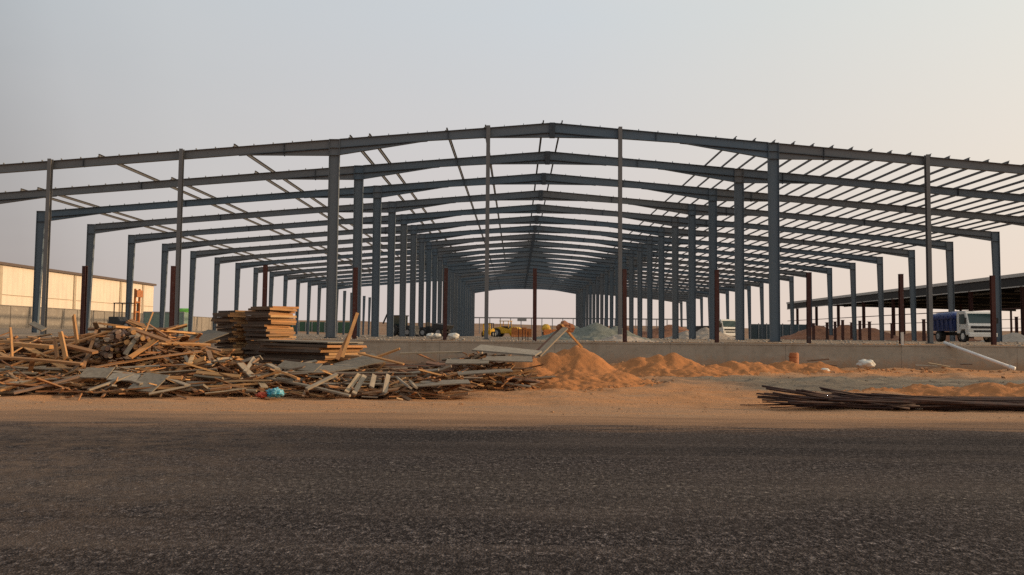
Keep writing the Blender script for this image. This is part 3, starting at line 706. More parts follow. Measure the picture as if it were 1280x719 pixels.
# ------------------------------------------------------------------ trucks
def truck(name,loc,rz,label,cab,blue):
    r=empty(name,loc,rz); tag(r,label,'truck')
    c=MB(); c.prism_x([(0,.5),(0,1.2),(.06,1.3),(.34,2.12),(.5,2.22),(1.5,2.22),(1.6,2.1),(1.6,.62),(1.15,.62),(1.05,.9),(.5,.9),(.4,.5)],-.98,.98)
    cb=c.build('cab',cab,r,bevel=.05)
    def front(y0,z0,y1,z1,x0,x1,off,name,mat,par=cb):
        d=Vector((0,y1-y0,z1-z0)).normalized(); n=Vector((0,-d.z,d.y)); p0=Vector((0,y0,z0)); p1=Vector((0,y1,z1)); h=[]
        for o_ in (.004,off):
            for p in (p0,p1):
                for xx in ((x0,x1) if p is p0 else (x1,x0)): h.append(Vector((xx,0,0))+p+n*o_)
        m=MB(); m.hexa(h); return m.build(name,mat,par)
    front(.085,1.36,.32,2.04,-.86,.86,.02,'windscreen',GLASS)
    m=MB(); m.box(-.8,.8,-.02,-.004,.98,1.16); m.build('grille',BLACK,cb)
    m=MB(); m.box(-.6,.6,-.022,-.004,.72,.86); m.build('vent_panel',BLACK,cb)
    m=MB(); m.box(-1.0,1.0,-.16,-.006,.38,.66); m.build('bumper',cab,cb,bevel=.03)
    for s in(-1,1):
        m=MB(); m.box(s*.78-.15,s*.78+.15,-.03,-.004,.74,.92); m.build('headlight',PALE,cb)
        m=MB(); a,b_=sorted((s*.984,s*1.0)); m.hexa([(a,.3,1.3),(b_,.3,1.3),(b_,1.2,1.3),(a,1.2,1.3),(a,.5,2.02),(b_,.5,2.02),(b_,1.2,2.02),(a,1.2,2.02)]); m.build('side_window',GLASS,cb)
        m=MB(); a,b_=sorted((s*.984,s*.995)); m.box(a,b_,.27,1.25,.95,1.27); dr=m.build('door',cab,cb)
        m=MB(); a,b_=sorted((s*.997,s*1.02)); m.box(a,b_,1.05,1.2,1.15,1.2); m.build('handle',BLACK,cb)
        m=MB(); m.box(s*1.14-.06,s*1.14+.06,.06,.12,1.35,1.75); m.tube((s*.99,.12,1.7),(s*1.12,.1,1.7),.015,6); m.build('mirror',BLACK,cb)
    m=MB(); m.box(-.42,-.3,.3,5.3,.55,.75); m.box(.3,.42,.3,5.3,.55,.75); m.box(-.95,.95,5.2,5.35,.5,.62); m.build('chassis',BLACK,r)
    if blue:
        m=MB(); m.hexa([(-1.02,1.85,.82),(1.02,1.85,.82),(1.02,5.3,.82),(-1.02,5.3,.82),(-1.1,1.75,1.95),(1.1,1.75,1.95),(1.1,5.4,1.95),(-1.1,5.4,1.95)])
        bd=m.build('tipper_body',NAVY,r)
        for i in range(6):
            y=2.0+i*.64
            for s in(-1,1): q=MB(); q.box(s*1.115-.03,s*1.115+.03,y-.04,y+.04,.85,1.93); q.build('rib',NAVY,bd)
        m=MB(); n=26; 
        for j in range(n+1):
            for i in range(n+1):
                x=-1.16+2.32*i/n; y=1.7+3.75*j/n; e=max(abs(x)/1.16, abs(y-3.575)/1.875)
                m.v.append((x,y,2.02+.22*(1-e**4)+.06*nz(x*3,y*2.4,4)-.42*max(0,e-.93)/.07*(.75+.3*nz(x*4,y*4,1))))
        m.f=[(j*(n+1)+i,j*(n+1)+i+1,(j+1)*(n+1)+i+1,(j+1)*(n+1)+i) for j in range(n) for i in range(n)]
        t=m.build('tarpaulin',TARP,r,None,True); sm=t.modifiers.new('thick','SOLIDIFY'); sm.thickness=.02
    else:
        m=MB(); m.box(-1.02,1.02,1.8,5.3,.85,1.0); m.build('load_bed',DARK,r)
        for s in(-1,1): m=MB(); a,b_=sorted((s*.98,s*1.02)); m.box(a,b_,1.8,5.3,1.002,1.5); m.build('drop_side',DARK,r)
        m=MB(); m.box(-.97,.97,1.8,1.86,1.002,1.9); m.build('headboard',DARK,r)
    for y in(.78,4.2):
        for s in(-1,1): wheel(r,s*.84,y,.42,.26 if y<1 else .4,hub=WHITE if y<1 else GREY)
    return r
tx=at(1228,425,60)
tr_=truck('truck',(tx.x,60,ground_z(tx.x,60)),R(0),'white cab truck with dark blue tarpaulin covered body under the right bay',WHITE,True)
tx=at(913,425,93)
truck('truck',(tx.x,93,ground_z(tx.x,93)),R(24),'small all white truck with dark load bed seen between right inner columns',WHITE,False)

# ------------------------------------------------------------------ wood: loose planks, poles, stacks
n_planks=0
def frame_of(p,q,roll=0.0):
    p,q=Vector(p),Vector(q); d=(q-p); L=d.length; d.normalize()
    up=Vector((0,0,1)) if abs(d.z)<.97 else Vector((0,1,0))
    s=up.cross(d).normalized(); u=d.cross(s)
    s,u=s*math.cos(roll)+u*math.sin(roll), u*math.cos(roll)-s*math.sin(roll)
    Mx=Matrix((d,s,u)).transposed().to_4x4(); Mx.translation=(p+q)/2
    return Mx,L
plank_cache={}
def plank_mesh(L,w,t,mat,var):
    key=(round(L*4)/4,round(w,2),round(t,3),mat.name,var)
    if key not in plank_cache:
        rnd=random.Random(hash(key[:3])+var); mb=MB(); n=4; bend=rnd.uniform(-.012,.012)*key[0]; tw=rnd.uniform(-.06,.06)
        st=[]
        for i in range(n+1):
            u=i/n-.5; x=u*key[0]+ (rnd.uniform(-.02,.02) if i in(0,n) else 0); zc=bend*(1-4*u*u); a=tw*u; ww=w*(1+rnd.uniform(-.05,.05))
            st.append([(x,math.cos(a)*yy*ww/2-math.sin(a)*zz*t/2,zc+math.sin(a)*yy*ww/2+math.cos(a)*zz*t/2) for yy,zz in((-1,-1),(1,-1),(1,1),(-1,1))])
        for r_ in st: mb.v+=r_
        for i in range(n):
            for j in range(4): a=i*4+j; b=i*4+(j+1)%4; mb.f.append((a,b,b+4,a+4))
        mb.f.append((3,2,1,0)); mb.f.append((n*4,n*4+1,n*4+2,n*4+3))
        plank_cache[key]=mb.mesh('plank',mat)
    return plank_cache[key]
def plank(p,q,w,t,mat,label,group=None,roll=0.0,name='plank',cat='plank',var=None):
    global n_planks
    Mx,L=frame_of(p,q,roll)
    o=bpy.data.objects.new(name,plank_mesh(L,w,t,mat,random.randrange(3) if var is None else var)); COL.objects.link(o)
    o.matrix_world=Mx; tag(o,label,cat,group); n_planks+=1
    return o
def pile_h(x,y):
    """height of the tangled heap above ground"""
    h=0
    # the big heap at the left
    a=math.exp(-((x+12.2)/2.9)**2*.9)*math.exp(-((y-26.6)/2.3)**2)
    h=max(h,1.85*a)
    a=math.exp(-((x+15.5)/3.5)**2)*math.exp(-((y-26.0)/2.2)**2); h=max(h,1.35*a)
    a=math.exp(-((x+9.6)/1.0)**2)*math.exp(-((y-26.0)/1.6)**2); h=max(h,1.3*a)
    # low spread along the front
    e=math.exp(-((y-23.2)/1.45)**2)*sstep(-18,-14,x)*sstep(.6,-2.0,x)
    h=max(h,(.52+.16*nz(x*.5,y*.5,3))*e)
    e=math.exp(-((y-25.5)/1.6)**2)*sstep(-9.5,-7.5,x)*sstep(.4,-1.2,x); h=max(h,.62*e)
    a=math.exp(-((x+7.9)/2.0)**2)*math.exp(-((y-23.4)/1.2)**2); h=max(h,.85*a)
    a=math.exp(-((x+1.25)/1.45)**4)*math.exp(-((y-26.6)/1.25)**2); h=max(h,1.0*a)
    return h
def pix(v):
    d=Vector(v)-Vector((0,0,EYE)); z=d.dot(F0); return 640+d.dot(RA)/z*FPX, 359.5-d.dot(UA)/z*FPX
def in_hollow(v,grow=1.0):
    if v[1]>25.9: return False
    x,y=pix(v); return ((x-154)/(37*grow))**2+((y-430)/(17*grow))**2<1
core=MB()
def core_plank(x,y,z,yaw,pit,L,w,t): core.mbox(Matrix.Translation((x,y,z))@Euler((random.uniform(-.5,.5),pit,yaw)).to_matrix().to_4x4(),L,w,t,.03)
def slope_plank(x,y,yaw,L,lift):
    dx,dy=math.cos(yaw)*L/2,math.sin(yaw)*L/2
    z0=ground_z(x-dx,y-dy)+pile_h(x-dx,y-dy); z1=ground_z(x+dx,y+dy)+pile_h(x+dx,y+dy); zc=ground_z(x,y)+pile_h(x,y)
    m=max((z0+z1)/2, zc-.12) if (z0+z1)/2>zc-.5 else zc-.1
    s=(z1-z0)/2
    return Vector((x-dx,y-dy,m-s+lift)),Vector((x+dx,y+dy,m+s+lift))
# inner mass, one object
for i in range(1500):
    while True:
        x=random.uniform(-18,.4); y=random.uniform(21.6,28.6); h=pile_h(x,y)
        if x>-1.6 and y<25: continue
        if h>.12: break
    L=random.choice((.5,.8,1.2,1.6,2.2)) if x<-6 else random.choice((.8,1.4,2.2))
    z=ground_z(x,y)+random.uniform(0,1)**.6*h*1.0
    if in_hollow((x,y,z),1.15): continue
    core_plank(x,y,z,random.gauss(0,.6) if random.random()<.6 else random.uniform(0,3.14),random.gauss(0,.22),L,random.uniform(.05,.15),random.uniform(.02,.05))
for i in range(1300):
    x=random.uniform(-17,.2); y=random.uniform(20.6,26.5); h=pile_h(x,y)
    if (h<.1 and random.random()<.86) or (x>-1.6 and y<25): continue
    z=ground_z(x,y)+h*random.uniform(.75,1.12)+.015
    if in_hollow((x,y,z),1.1): continue
    core_plank(x,y,z,random.uniform(0,3.14),random.gauss(0,.3),random.uniform(.12,.5),random.uniform(.03,.09),random.uniform(.012,.04))
co=core.build('wood_debris',W_MIX); tag(co,'dense inner tangle of broken timber under the loose planks','wood debris',None,'stuff')

# --- loose planks by zone
ZA=('long tan plank lying loose in the big tangled heap below the cream warehouse','loose planks of the big heap')
ZB=('grey weathered plank in the low front litter along the dirt verge, left part','loose planks in the front litter')
ZC=('short weathered offcut lying askew in front of the tall board stacks','short offcuts before the stacks')
ZD=('long thin brown batten lying flat in the low pile left of the sand heap','thin battens beside the sand heap')
for i in range(62):                                            # A: heap
    while True:
        x=random.uniform(-17.5,-9.2); y=random.uniform(24.2,28.0); h=pile_h(x,y)
        if h>.45: break
    yaw=random.gauss(.05,.4) if random.random()<.72 else random.uniform(-1.6,1.6); L=random.choice((1.5,2.0,2.5,3.25,4.0))
    p,q=slope_plank(x,y,yaw,L,random.uniform(.0,.14)); dz=random.gauss(0,.12); q.z+=dz; p.z-=dz*.5
    if any(in_hollow(p.lerp(q,u_)) for u_ in (.1,.3,.5,.7,.9)): p.y+=2.2; q.y+=2.2
    plank(p,q,random.choice((.09,.12,.16,.21)),random.choice((.03,.045,.06)),W_TAN,*ZA,roll=random.gauss(0,.35))
for i in range(44):                                            # B: long flat ones at the front left
    x=random.uniform(-16,-7.6); y=random.uniform(21.3,24.2)
    yaw=random.gauss(.1,.35); L=random.choice((1.5,2.0,2.75,3.5))
    p,q=slope_plank(x,y,yaw,L,random.uniform(0,.1))
    plank(p,q,random.choice((.09,.13,.18)),random.choice((.03,.05)),W_GREY if (x>-10.5 and random.random()<.7) or random.random()<.3 else W_TAN,*ZB,roll=random.gauss(0,.3))
for i in range(66):                                            # C: short offcuts
    x=random.uniform(-10.6,-6.0); y=random.uniform(21.2,24.8)
    yaw=random.uniform(0,3.14) if random.random()<.5 else random.gauss(-.55,.35); L=random.choice((.6,.8,1.0,1.25))
    p,q=slope_plank(x,y,yaw,L,random.uniform(.02,.16)); dz=random.gauss(0,.16); q.z+=abs(dz)*.6; p.z+=dz*.2
    plank(p,q,random.choice((.1,.14,.18)),random.choice((.03,.05)),random.choice((W_GREY,W_GREY,W_TAN,W_TAN)),*ZC,roll=random.gauss(0,.45))
for i in range(52):                                            # D: thin battens on the right
    x=random.uniform(-6.4,-2.6); y=random.uniform(22.0,26.2)
    if i%5<2: x=random.uniform(-3.0,-.9); y=random.uniform(25.2,27.6)
    yaw=random.gauss(-.04,.14); L=random.choice((1.5,2.0,2.75,3.5))
    p,q=slope_plank(x,y,yaw,L,random.uniform(.0,.1))
    plank(p,q,random.choice((.06,.09,.14)),random.choice((.025,.04)),W_RED if i%3 else W_GREY,*ZD,roll=random.gauss(0,.3))
# --- planks that can be told apart
def fp(a,Ya,b,Yb,w,t,mat,label,roll=0.0,name='plank',cat='plank'):
    return plank(at(*a,Ya),at(*b,Yb),w,t,mat,label,None,roll,name,cat)
fp((92,394),24.6,(97,431),24.2,.14,.05,W_TAN,'upright tan plank sticking out of the big heap, tallest there',1.4)
fp((13,413),23.2,(15,448),22.8,.12,.05,W_TAN,'upright plank end near the edge of the big heap, farthest from the sand',1.5)
fp((68,424),23.4,(72,450),22.9,.12,.05,W_TAN,'stubby leaning board in the heap, first of a close pair',1.2)
fp((76,418),23.4,(82,447),22.9,.15,.05,W_TAN,'stubby leaning board in the heap, taller of a close pair',1.2)
fp((191,391),26.0,(178,423),25.4,.07,.04,W_TAN,'thin stick poking up at the heap shoulder, below the warehouse corner',.9)
fp((161,448),23.2,(198,423),24.0,.13,.05,W_TAN,'pale plank slanting across the dark pole ends',.5)
fp((157,442),23.6,(172,420),24.0,.12,.05,W_GREY,'grey plank leaning against the stacked pole ends',.8)
fp((163,410),24.8,(211,427),23.6,.16,.05,W_TAN,'long orange plank sloping down off the shoulder of the heap',.2)
fp((40,404),27.0,(55,412),26.4,.18,.05,W_GREY,'short pale board tipped on the heap before the column base',.5)
fp((0,447),22.6,(100,455),22.2,.12,.06,W_TAN,'very long straight tan beam running along the heap foot',.2)
fp((18,430),24.0,(66,434),23.4,.16,.1,W_TAN,'thick pale beam lying across the heap over a dark gap',.1)
fp((83,432),23.8,(120,441),23.2,.18,.07,W_TAN,'broad tan beam pointing down toward the pole ends',.2)
fp((0,488),21.2,(54,473),21.8,.16,.05,W_TAN,'wide tan plank lying slanted on the verge, nearest the picture corner',.1)
fp((18,491),21.1,(100,470),21.8,.12,.05,W_RED,'reddish plank lying slanted beside the wide tan one',.2)
fp((428,446),25.0,(447,391),25.6,.1,.05,W_TAN,'tall thin timber leaning up over the sheet stack, higher of two',.7)
fp((421,449),24.9,(438,417),25.4,.12,.05,W_TAN,'shorter timber leaning against the sheet stack ends',.7)
fp((472,446),25.2,(497,437),25.2,.13,.05,W_TAN,'yellowish pale plank tip rising in front of the plinth',.3)
fp((450,442),24.8,(503,455),23.9,.07,.04,W_TAN,'thin brown strip sloping down from the sheet stack',.4)
fp((320,470),22.6,(438,495),21.0,.07,.05,W_GREY,'long grey pole slanting down onto the dirt near the cyan sheet',.3)
fp((382,487),21.2,(423,467),22.0,.1,.05,W_GREY,'grey plank crossing the long slanting grey pole',.3)
for (a,b,l) in (((434,489),(448,470),'first'),((443,491),(455,471),'second'),((464,485),(468,468),'third'),((481,490),(485,470),'fourth'),((512,484),(498,473),'fifth'),((520,485),(513,476),'sixth')):
    fp(a,21.2,b,22.0,.12,.045,W_GREY,f'{l} of six short grey offcuts leaning on the low pile, counted toward the sand',.5)
fp((671,446),27.2,(708,409),28.4,.2,.06,W_GREY,'wide timber propped up the tallest sand heap to its peak',.25,'timber','timber')
fp((702,406),28.4,(727,434),29.0,.12,.06,W_TAN,'narrow timber sloping down the far side of the sand peak',.3,'timber','timber')
fp((665,446),27.8,(705,407),28.9,.16,.06,W_RED,'dark timber lying just behind the wide propped one on the sand',.25,'timber','timber')
for i,(px,py) in enumerate(((701,409),(706,406),(711,410))):
    p=at(px,py,28.6); o=MB().rock((0,0,0),.16+.03*i,.8).build('clod',REDEARTH,None,p); tag(o,'orange clod stuck in the crossing of the timbers on the sand peak','clod','clods on the timber crossing')
# flat sheets
fp((503,442),26.4,(577,440.5),26.8,.08,.05,W_GREY,'straight pale batten lying level in front of the plinth, right of the yellowish tip',.2)
def sheet(a,Ya,b,Yb,w,label,mat=PLY,roll=0.0,t=.03): return fp(a,Ya,b,Yb,w,t,mat,label,roll,'plywood_sheet','sheet')
sheet((103,466),22.0,(139,466),22.0,.5,'grey rectangular sheet lying in the front litter beside the pale board',PLY,.5)
sheet((138,471),21.9,(172,473),21.9,.35,'narrow pale sheet right next to the grey rectangular one',PLY_PALE,.45)
sheet((170,476),21.8,(203,480),21.6,.75,'greenish grey square sheet tilted in the litter',PLY,.55)
sheet((340,462),23.4,(394,466),23.0,1.1,'broad grey sheet tilted forward below the board stacks',PLY,.42)
sheet((392,463),23.8,(440,458),24.4,.9,'grey sheet with a curled dark edge, right of the broad tilted one',PLY,.12)
sheet((425,459),24.6,(474,447),25.2,1.0,'grey sheet raised at its far corner under the thin strip',PLY,.18)
sheet((512,481),21.8,(590,477),22.0,.8,'wide flat pale sheet lowest at the pile foot near the sand',PLY,.08)
sheet((572,467),22.8,(640,463),23.0,.5,'narrow grey sheet on the battens close to the sand foot',PLY,.1)
sheet((597,435),27.0,(672,442),26.6,1.1,'large pale sheet lying on top of the low pile before the plinth',PLY_PALE,.12,.05)
sheet((604,448),25.6,(664,449),25.6,1.0,'grey sheet under the large pale one',PLY,.12)
sheet((556,452),25.0,(612,452),25.0,.7,'weathered sheet half buried by battens in the low pile',PLY,.15)
# pole ends in the hollow of the heap
for i in range(70):
    a=random.uniform(0,1); px=118+random.uniform(0,72); py=414+random.uniform(0,33)
    if (px-155)**2/36**2+(py-431)**2/17**2>1: continue
    p=at(px,py,24.1+random.uniform(-.3,.5)); d=Vector((random.gauss(-.45,.08),1,random.gauss(.03,.04))).normalized()
    m=MB(); r_=random.uniform(.035,.075); m.tube((0,0,0),d*1.9,r_,9,r_*.92)
    o=m.build('timber_pole',W_RED if random.random()<.75 else W_TAN,None,p); tag(o,'round timber pole in the hollow of the heap, end facing the road','pole','stacked poles in the heap')

# --- board stacks: every board an object
def board_stack(cx,cy_,rz,lx,ly,n,th,mat,label,group,z0=0.0,ms=None,jit=.05,tilt=0.0,drop=0.0,ends=None):
    z=ground_z(cx,cy_)+z0; variants=[]
    for v in range(7):
        mb=MB(); mb.mbox(Matrix.Identity(4),lx*random.uniform(.86,1.04),ly*random.uniform(.88,1.04),th*.95,.02); ml=[]
        for m_ in (ms or [mat]):
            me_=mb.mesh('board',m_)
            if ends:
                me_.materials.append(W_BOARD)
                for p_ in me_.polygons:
                    if p_.normal.dot(Vector(ends))>.8: p_.material_index=1  # sun-facing side only is painted orange, the rest dark: sunlight and shade in colour
            ml.append(me_)
        variants.append(ml)
    for i in range(n):
        dx,dy=random.gauss(0,jit*1.35),random.gauss(0,jit*1.35)
        o=bpy.data.objects.new('board',random.choice(random.choice(variants))); COL.objects.link(o)
        ca,sa=math.cos(rz),math.sin(rz)
        o.location=(cx+dx*ca-dy*sa,cy_+dx*sa+dy*ca,z+th*(i+.5)); o.rotation_euler=(random.gauss(tilt,.008),random.gauss(drop,.008),rz+random.gauss(0,.06)+(random.uniform(-.15,.15) if random.random()<.12 else 0))
        tag(o,label,'board',group)
bx=at(326,400,28.2)
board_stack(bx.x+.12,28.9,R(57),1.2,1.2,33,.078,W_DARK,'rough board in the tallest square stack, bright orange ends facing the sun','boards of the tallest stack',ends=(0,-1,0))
bx=at(287,400,28.8)
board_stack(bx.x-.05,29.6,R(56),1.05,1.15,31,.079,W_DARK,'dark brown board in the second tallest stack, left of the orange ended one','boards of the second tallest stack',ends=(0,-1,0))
bx=at(385,430,26.2)
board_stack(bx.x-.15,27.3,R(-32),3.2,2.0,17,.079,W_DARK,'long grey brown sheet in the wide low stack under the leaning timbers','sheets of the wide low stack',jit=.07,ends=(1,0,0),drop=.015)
board_stack(bx.x-.2,27.3,R(-30),3.0,1.9,2,.04,PLY,'pale grey top sheet covering the wide low stack','top sheets of the wide low stack',z0=1.36,jit=.12,drop=.02)
bx=at(264,430,28.0)
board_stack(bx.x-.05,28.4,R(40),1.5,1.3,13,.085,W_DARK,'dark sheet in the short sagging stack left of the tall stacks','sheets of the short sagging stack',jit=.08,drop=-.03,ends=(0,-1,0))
o=plank(at(236,428,27.3),at(272,415,28.2),1.1,.03,PLY,'grey sheet sloping over the short sagging stack like a lid',None,.1,'plywood_sheet','sheet')
bx=at(444,440,26.0)
board_stack(bx.x,26.5,R(50),.9,.7,12,.085,W_BOARD,'orange offcut in the small stack at the foot of the leaning timbers','offcuts of the small orange stack',jit=.09)

# ------------------------------------------------------------------ cloth and plastic litter
def crumple(name,mat,p,r,flat,label,cat,seed,crump=.12):
    m=MB(); n,k=34,20
    for j in range(k+1):
        t=math.pi*j/k
        for i in range(n):
            a=2*math.pi*i/n; d=Vector((math.sin(t)*math.cos(a),math.sin(t)*math.sin(a),math.cos(t)))
            rr=r*(1+.3*noise.noise(d*1.9+Vector((seed,0,0)))+crump*(.5*abs(noise.noise(d*4.5+Vector((0,seed,0))))+.3*abs(noise.noise(d*10+Vector((0,seed,3))))-.2))
            m.v.append((d.x*rr*1.2,d.y*rr,d.z*rr*flat))
    for j in range(k):
        for i in range(n):
            a=j*n+i;b=j*n+(i+1)%n; m.f.append((a,a+n,b+n,b))
    o=m.build(name,mat,None,p,True); return tag(o,label,cat)
crumple('plastic_sheet',CYAN,at(344,491,21.0),.17,.65,'crumpled cyan plastic sheet at the foot of the offcuts','plastic sheet',1,1.6)
crumple('cloth',REDCLOTH,at(328,494,21.0),.12,.55,'crumpled red cloth beside the cyan plastic sheet','cloth',5,1.5)
crumple('sack',PALE,at(1083,455,41.5),.36,.62,'bulging white sack on the ground before the plinth','sack',9)
crumple('sack',PALE,at(1031,463,39.5),.2,.5,'small flattened white sack near the sand bank','sack',12)
for i,(px,py,r_) in enumerate(((538.5,420,.22),(546,420,.2),(567,420.5,.26))):
    crumple('sack',PALE,at(px,py,47.5),r_,.7,('white sack on the plinth edge, nearest the black dumper','smaller white sack tucked beside the one by the dumper','largest white sack on the plinth edge, right of the red post')[i],'sack',20+i)
crumple('stone',PALE,at(1147,508,19.7),.09,.85,'single white stone lying against the rusty bars','stone',30)
# orange drum
p=at(992,449,42.6); d=empty('drum',(p.x,42.6,ground_z(p.x,42.6)+.30)); tag(d,'dented orange drum standing on the rough sand bank','drum')
m=MB(); m.tube((0,0,-.3),(.03,0,.42),.24,18,.23); m.build('body',CLAY,d,None,False,.02)
m=MB(); [m.tube((0,0,z),(0,0,z+.03),.262,18) for z in(-.02,.24)]; m.build('hoop',CLAY,d)
m=MB(); m.tube((.03,0,.422),(.03,0,.45),.2,14); m.build('lid',CLAY,d)
# white pipe leaning off the plinth
m=MB(); pa=at(1180,428.5,44.0); pb=at(1268,461,41.2); pb.z=max(pb.z,ground_z(pb.x,41.2)+.1)
m.tube(pa,pb,.085,16); m.tube(pb-(pb-pa).normalized()*.25,pb+(pb-pa).normalized()*.02,.105,16)
tag(m.build('pipe',PVC,None,None,True),'long white pipe leaning from the plinth down to the ground','pipe')
for a,b,w,l in (((1144,457),(1172,458),.14,'thin grey board lying flat before the plinth, left of the white pipe'),((1160,454),(1188,459),.16,'pale narrow board crossing the flat grey one near the white pipe'),((1200,455),(1216,455),.2,'short dark board on the ground closest to the white pipe'),((1010,451),(1034,449),.2,'dark broken board between orange drum and white sack'),((1020,454),(1046,457),.14,'reddish broken board just below the dark one by the drum')):
    p,q=at(*a,41.8),at(*b,41.6); p.z=max(p.z,ground_z(p.x,p.y)+.04); q.z=max(q.z,ground_z(q.x,q.y)+.04)
    plank(p,q,w,.05,W_DARK if 'dark' in l else W_GREY,l,None,.2)
m=MB(); p=at(1128,434,43.7); m.box(-.06,.06,-.05,.05,-.12,.55); o=m.build('marker_peg',PALE,None,(p.x,43.7,1.47)); tag(o,'pale wooden peg beside the red post on the plinth','peg')

# ------------------------------------------------------------------ rusty bars, lower right
def bar_pts(p,q,sag,n=7):
    out=[]
    for i in range(n+1):
        u=i/n; v=Vector(p).lerp(Vector(q),u); v.z-=sag*4*u*(1-u); out.append(v)
    return out
def bar(p,q,r_,sag,label,group):
    m=MB(); pts=bar_pts(p,q,sag); seg=6
    for k,c_ in enumerate(pts):
        d=(pts[min(k+1,len(pts)-1)]-pts[max(k-1,0)]).normalized(); a=d.orthogonal().normalized(); b_=d.cross(a)
        for i in range(seg):
            t=2*math.pi*i/seg; m.v.append(tuple(c_+a*math.cos(t)*r_+b_*math.sin(t)*r_))
    for k in range(len(pts)-1):
        for i in range(seg): a=k*seg+i; b_=k*seg+(i+1)%seg; m.f.append((a,b_,b_+seg,a+seg))
    m.f.append(tuple(reversed(range(seg)))); m.f.append(tuple((len(pts)-1)*seg+i for i in range(seg)))
    c0=Vector(p); m.v=[tuple(Vector(v)-c0) for v in m.v]
    o=m.build('steel_bar',REBAR,None,c0,True); tag(o,label,'steel bar',group)
for i in range(112):
    left=random.random()<.42
    yl=random.uniform(19.3,20.4)
    if left:
        p0=at(random.uniform(945,1045),490,yl); p1=at(random.uniform(1090,1150),490,yl)
        lift=random.uniform(.0,.36)
        p=Vector((p0.x,yl+random.uniform(-.45,.25),random.uniform(.05,.5))); q=Vector((p1.x,yl+random.gauss(0,.08),.04+lift*.45))
    else:
        p0=at(random.uniform(985,1100),490,yl); p1=at(random.uniform(1300,1480),490,yl)
        p=Vector((p0.x,yl+random.gauss(0,.3),random.uniform(.04,.34))); q=Vector((p1.x,yl+random.gauss(0,.16),random.uniform(.03,.27)))
    gz=ground_z(p.x,p.y); p.z+=gz; q.z+=ground_z(q.x,q.y)
    bar(p,q,random.choice((.014,.02,.026)),random.uniform(.0,.05),'dark rusty reinforcing bar in the long bundle on the dirt verge','reinforcing bars in the bundle')
for (a,b) in (((932,483),(1060,490)),((940,501),(1050,494)),((955,503),(1075,499)),((1000,510),(1090,505)),((925,499),(1010,495))):
    p=at(*a,20.2); q=at(*b,20.0); p.z=ground_z(p.x,p.y)+.03; q.z=ground_z(q.x,q.y)+.14
    bar(p,q,.012,.02,'thin rusty bar straying out from the bundle end over the dirt','stray bars at the bundle end')
tag(plank(at(1054,509,19.6),at(1080,508,19.6),.22,.14,W_TAN,'chunky tan wood block lying against the rusty bars',None,.4,'wood_block','wood block'),None)

# ------------------------------------------------------------------ loose clods and stones (uncountable)
rb=MB(); rnd=random.Random(5)
for i in range(3600):
    x=rnd.uniform(-16,20); y=17.4+26.4*rnd.random()**1.4
    if x<0 and 20.5<y<28 and rnd.random()<.7: continue
    dens=.35+.65*max(0,min(1,.5+1.4*nz(x*.3,y*.3,9)))
    if rnd.random()>dens: continue
    r_=rnd.uniform(.008,.03)*(2.0 if rnd.random()<.05 else 1)*(1.5 if y>30 else 1)
    rb.rock((x,y,ground_z(x,y)+r_*.12),r_,.5,rnd)
for i in range(420):   # toe of the big heap
    a=rnd.uniform(0,6.28); d=rnd.uniform(1.2,3.4); x=mx+math.cos(a)*d; y=30.2+math.sin(a)*d
    if y>31.5: continue
    r_=rnd.uniform(.03,.09); rb.rock((x,y,ground_z(x,y)+r_*.3+max(0,.5-.2*d)*.6),r_,.7,rnd)
for i in range(700):
    x=rnd.uniform(-4,38); y=43.8-abs(rnd.gauss(0,2.6))
    if nz(x*.35,y*.5,4)<-.1: continue
    r_=rnd.uniform(.03,.11)*(1.8 if rnd.random()<.06 else 1); rb.rock((x,y,ground_z(x,y)+r_*.25),r_,.6,rnd)
tag(rb.build('clods',GROUND),'clods and pebbles scattered over the sandy verge','clods',None,'stuff')
rb=MB()
for i in range(900):
    x=rnd.uniform(-26,45); y=44.7+rnd.random()**1.5*45
    r_=rnd.uniform(.03,.11); rb.rock((x,y,ground_z(x,y)+r_*.25),r_,.6,rnd)
for i in range(520):
    x=rnd.uniform(-20,42); y=rnd.uniform(43.85,44.6)
    if nz(x*.3,7.0,2)<-.15 and rnd.random()<.8: continue
    r_=rnd.uniform(.025,.085); rb.rock((x,y,1.365+r_*.15),r_,.55,rnd)
tag(rb.build('rubble',STONE),'stones strewn over the site behind the plinth','rubble',None,'stuff')

# ------------------------------------------------------------------ light and sky
SUN_EL, SUN_AZ = 14.0, 2.0         # elevation; azimuth measured from +X toward +Y
sd=Vector((math.cos(R(SUN_EL))*math.cos(R(SUN_AZ)),math.cos(R(SUN_EL))*math.sin(R(SUN_AZ)),math.sin(R(SUN_EL))))
sl=bpy.data.lights.new('sun','SUN'); sl.energy=3.9; sl.angle=R(.8); sl.color=(1,.70,.42)
so=bpy.data.objects.new('sun',sl); COL.objects.link(so); so.rotation_euler=(-sd).to_track_quat('-Z','Y').to_euler()
w=bpy.data.worlds.new('World'); scene.world=w; w.use_nodes=True; nt=w.node_tree
bg=nt.nodes['Background']; bg.inputs['Strength'].default_value=.1
sk=N(nt,'ShaderNodeTexSky'); sk.sky_type='NISHITA'; sk.sun_disc=False; sk.sun_elevation=R(SUN_EL); sk.sun_rotation=R(90-SUN_AZ); sk.air_density=1.2; sk.dust_density=7
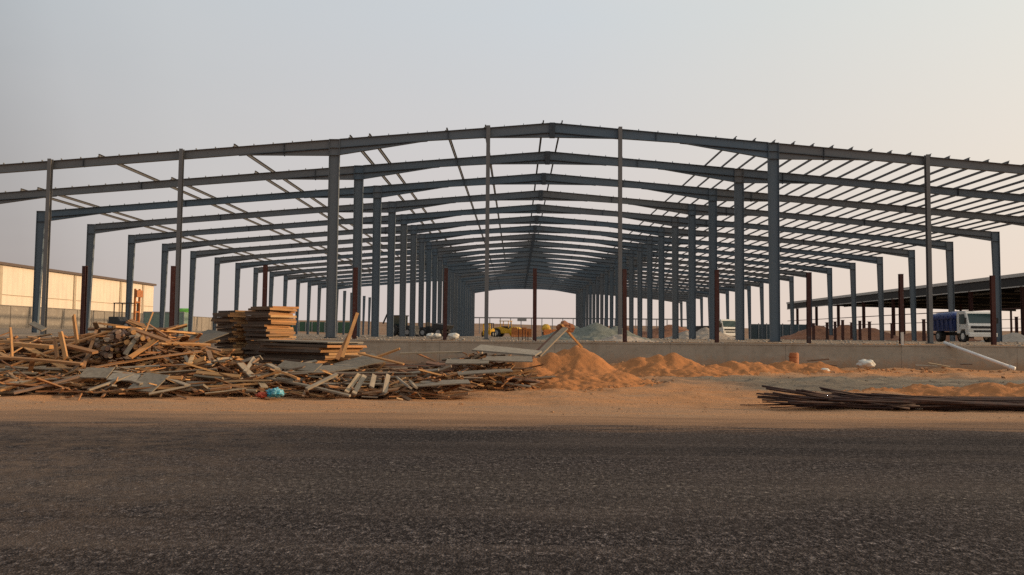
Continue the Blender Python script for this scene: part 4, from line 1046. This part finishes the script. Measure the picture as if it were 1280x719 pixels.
tc=N(nt,'ShaderNodeTexCoord'); dt=N(nt,'ShaderNodeVectorMath',operation='DOT_PRODUCT'); nt.links.new(tc.outputs['Generated'],dt.inputs[0])
dt.inputs[1].default_value=(math.cos(R(SUN_AZ)),math.sin(R(SUN_AZ)),.12)
f=mrange(nt,dt.outputs['Value'],-.6,1.0)
P=lambda v:(v+.6)/1.6
low=ramp(nt,[(0,(.36,.31,.285)),(P(-.47),(.43,.37,.345)),(P(-.40),(.56,.49,.46)),(P(-.30),(.64,.565,.53)),(P(-.15),(.69,.595,.555)),(P(.07),(.74,.625,.57)),(P(.57),(.93,.755,.62)),(1,(1.6,1.1,.72))])
high=ramp(nt,[(0,(.34,.37,.40)),(P(-.47),(.42,.46,.49)),(P(-.40),(.51,.55,.58)),(P(-.30),(.57,.605,.63)),(P(-.15),(.60,.635,.665)),(P(.12),(.645,.685,.715)),(P(.35),(.71,.735,.72)),(P(.62),(.82,.825,.765)),(1,(1.3,1.1,.85))])
nt.links.new(f,low.inputs['Fac']); nt.links.new(f,high.inputs['Fac'])
sx=N(nt,'ShaderNodeSeparateXYZ'); nt.links.new(tc.outputs['Generated'],sx.inputs[0])
el=mrange(nt,sx.outputs['Z'],.02,.36)
hz=mixc(nt,el,low.outputs['Color'],high.outputs['Color'])
sc=N(nt,'ShaderNodeVectorMath',operation='SCALE'); sc.inputs['Scale'].default_value=10.45
mp=N(nt,'ShaderNodeMapping'); mp.inputs['Scale'].default_value=(1.2,1.2,4.5); nt.links.new(tc.outputs['Generated'],mp.inputs['Vector'])
hn=noi(nt,mp.outputs['Vector'],1.6,4,.55,.4)
hz=mixc(nt,mrange(nt,hn,.3,.7,0,.10),hz,(.80,.74,.72))
nt.links.new(hz,sc.inputs[0])
fin=mixc(nt,.12,sc.outputs[0],sk.outputs['Color'])
nt.links.new(fin,bg.inputs['Color'])

# ------------------------------------------------------------------ render settings
scene.view_settings.view_transform='Standard'; scene.view_settings.look='None'; scene.view_settings.gamma=1; scene.view_settings.exposure=0
scene.render.engine='CYCLES'; scene.cycles.use_denoising=False; scene.cycles.max_bounces=6
print('planks',n_planks)
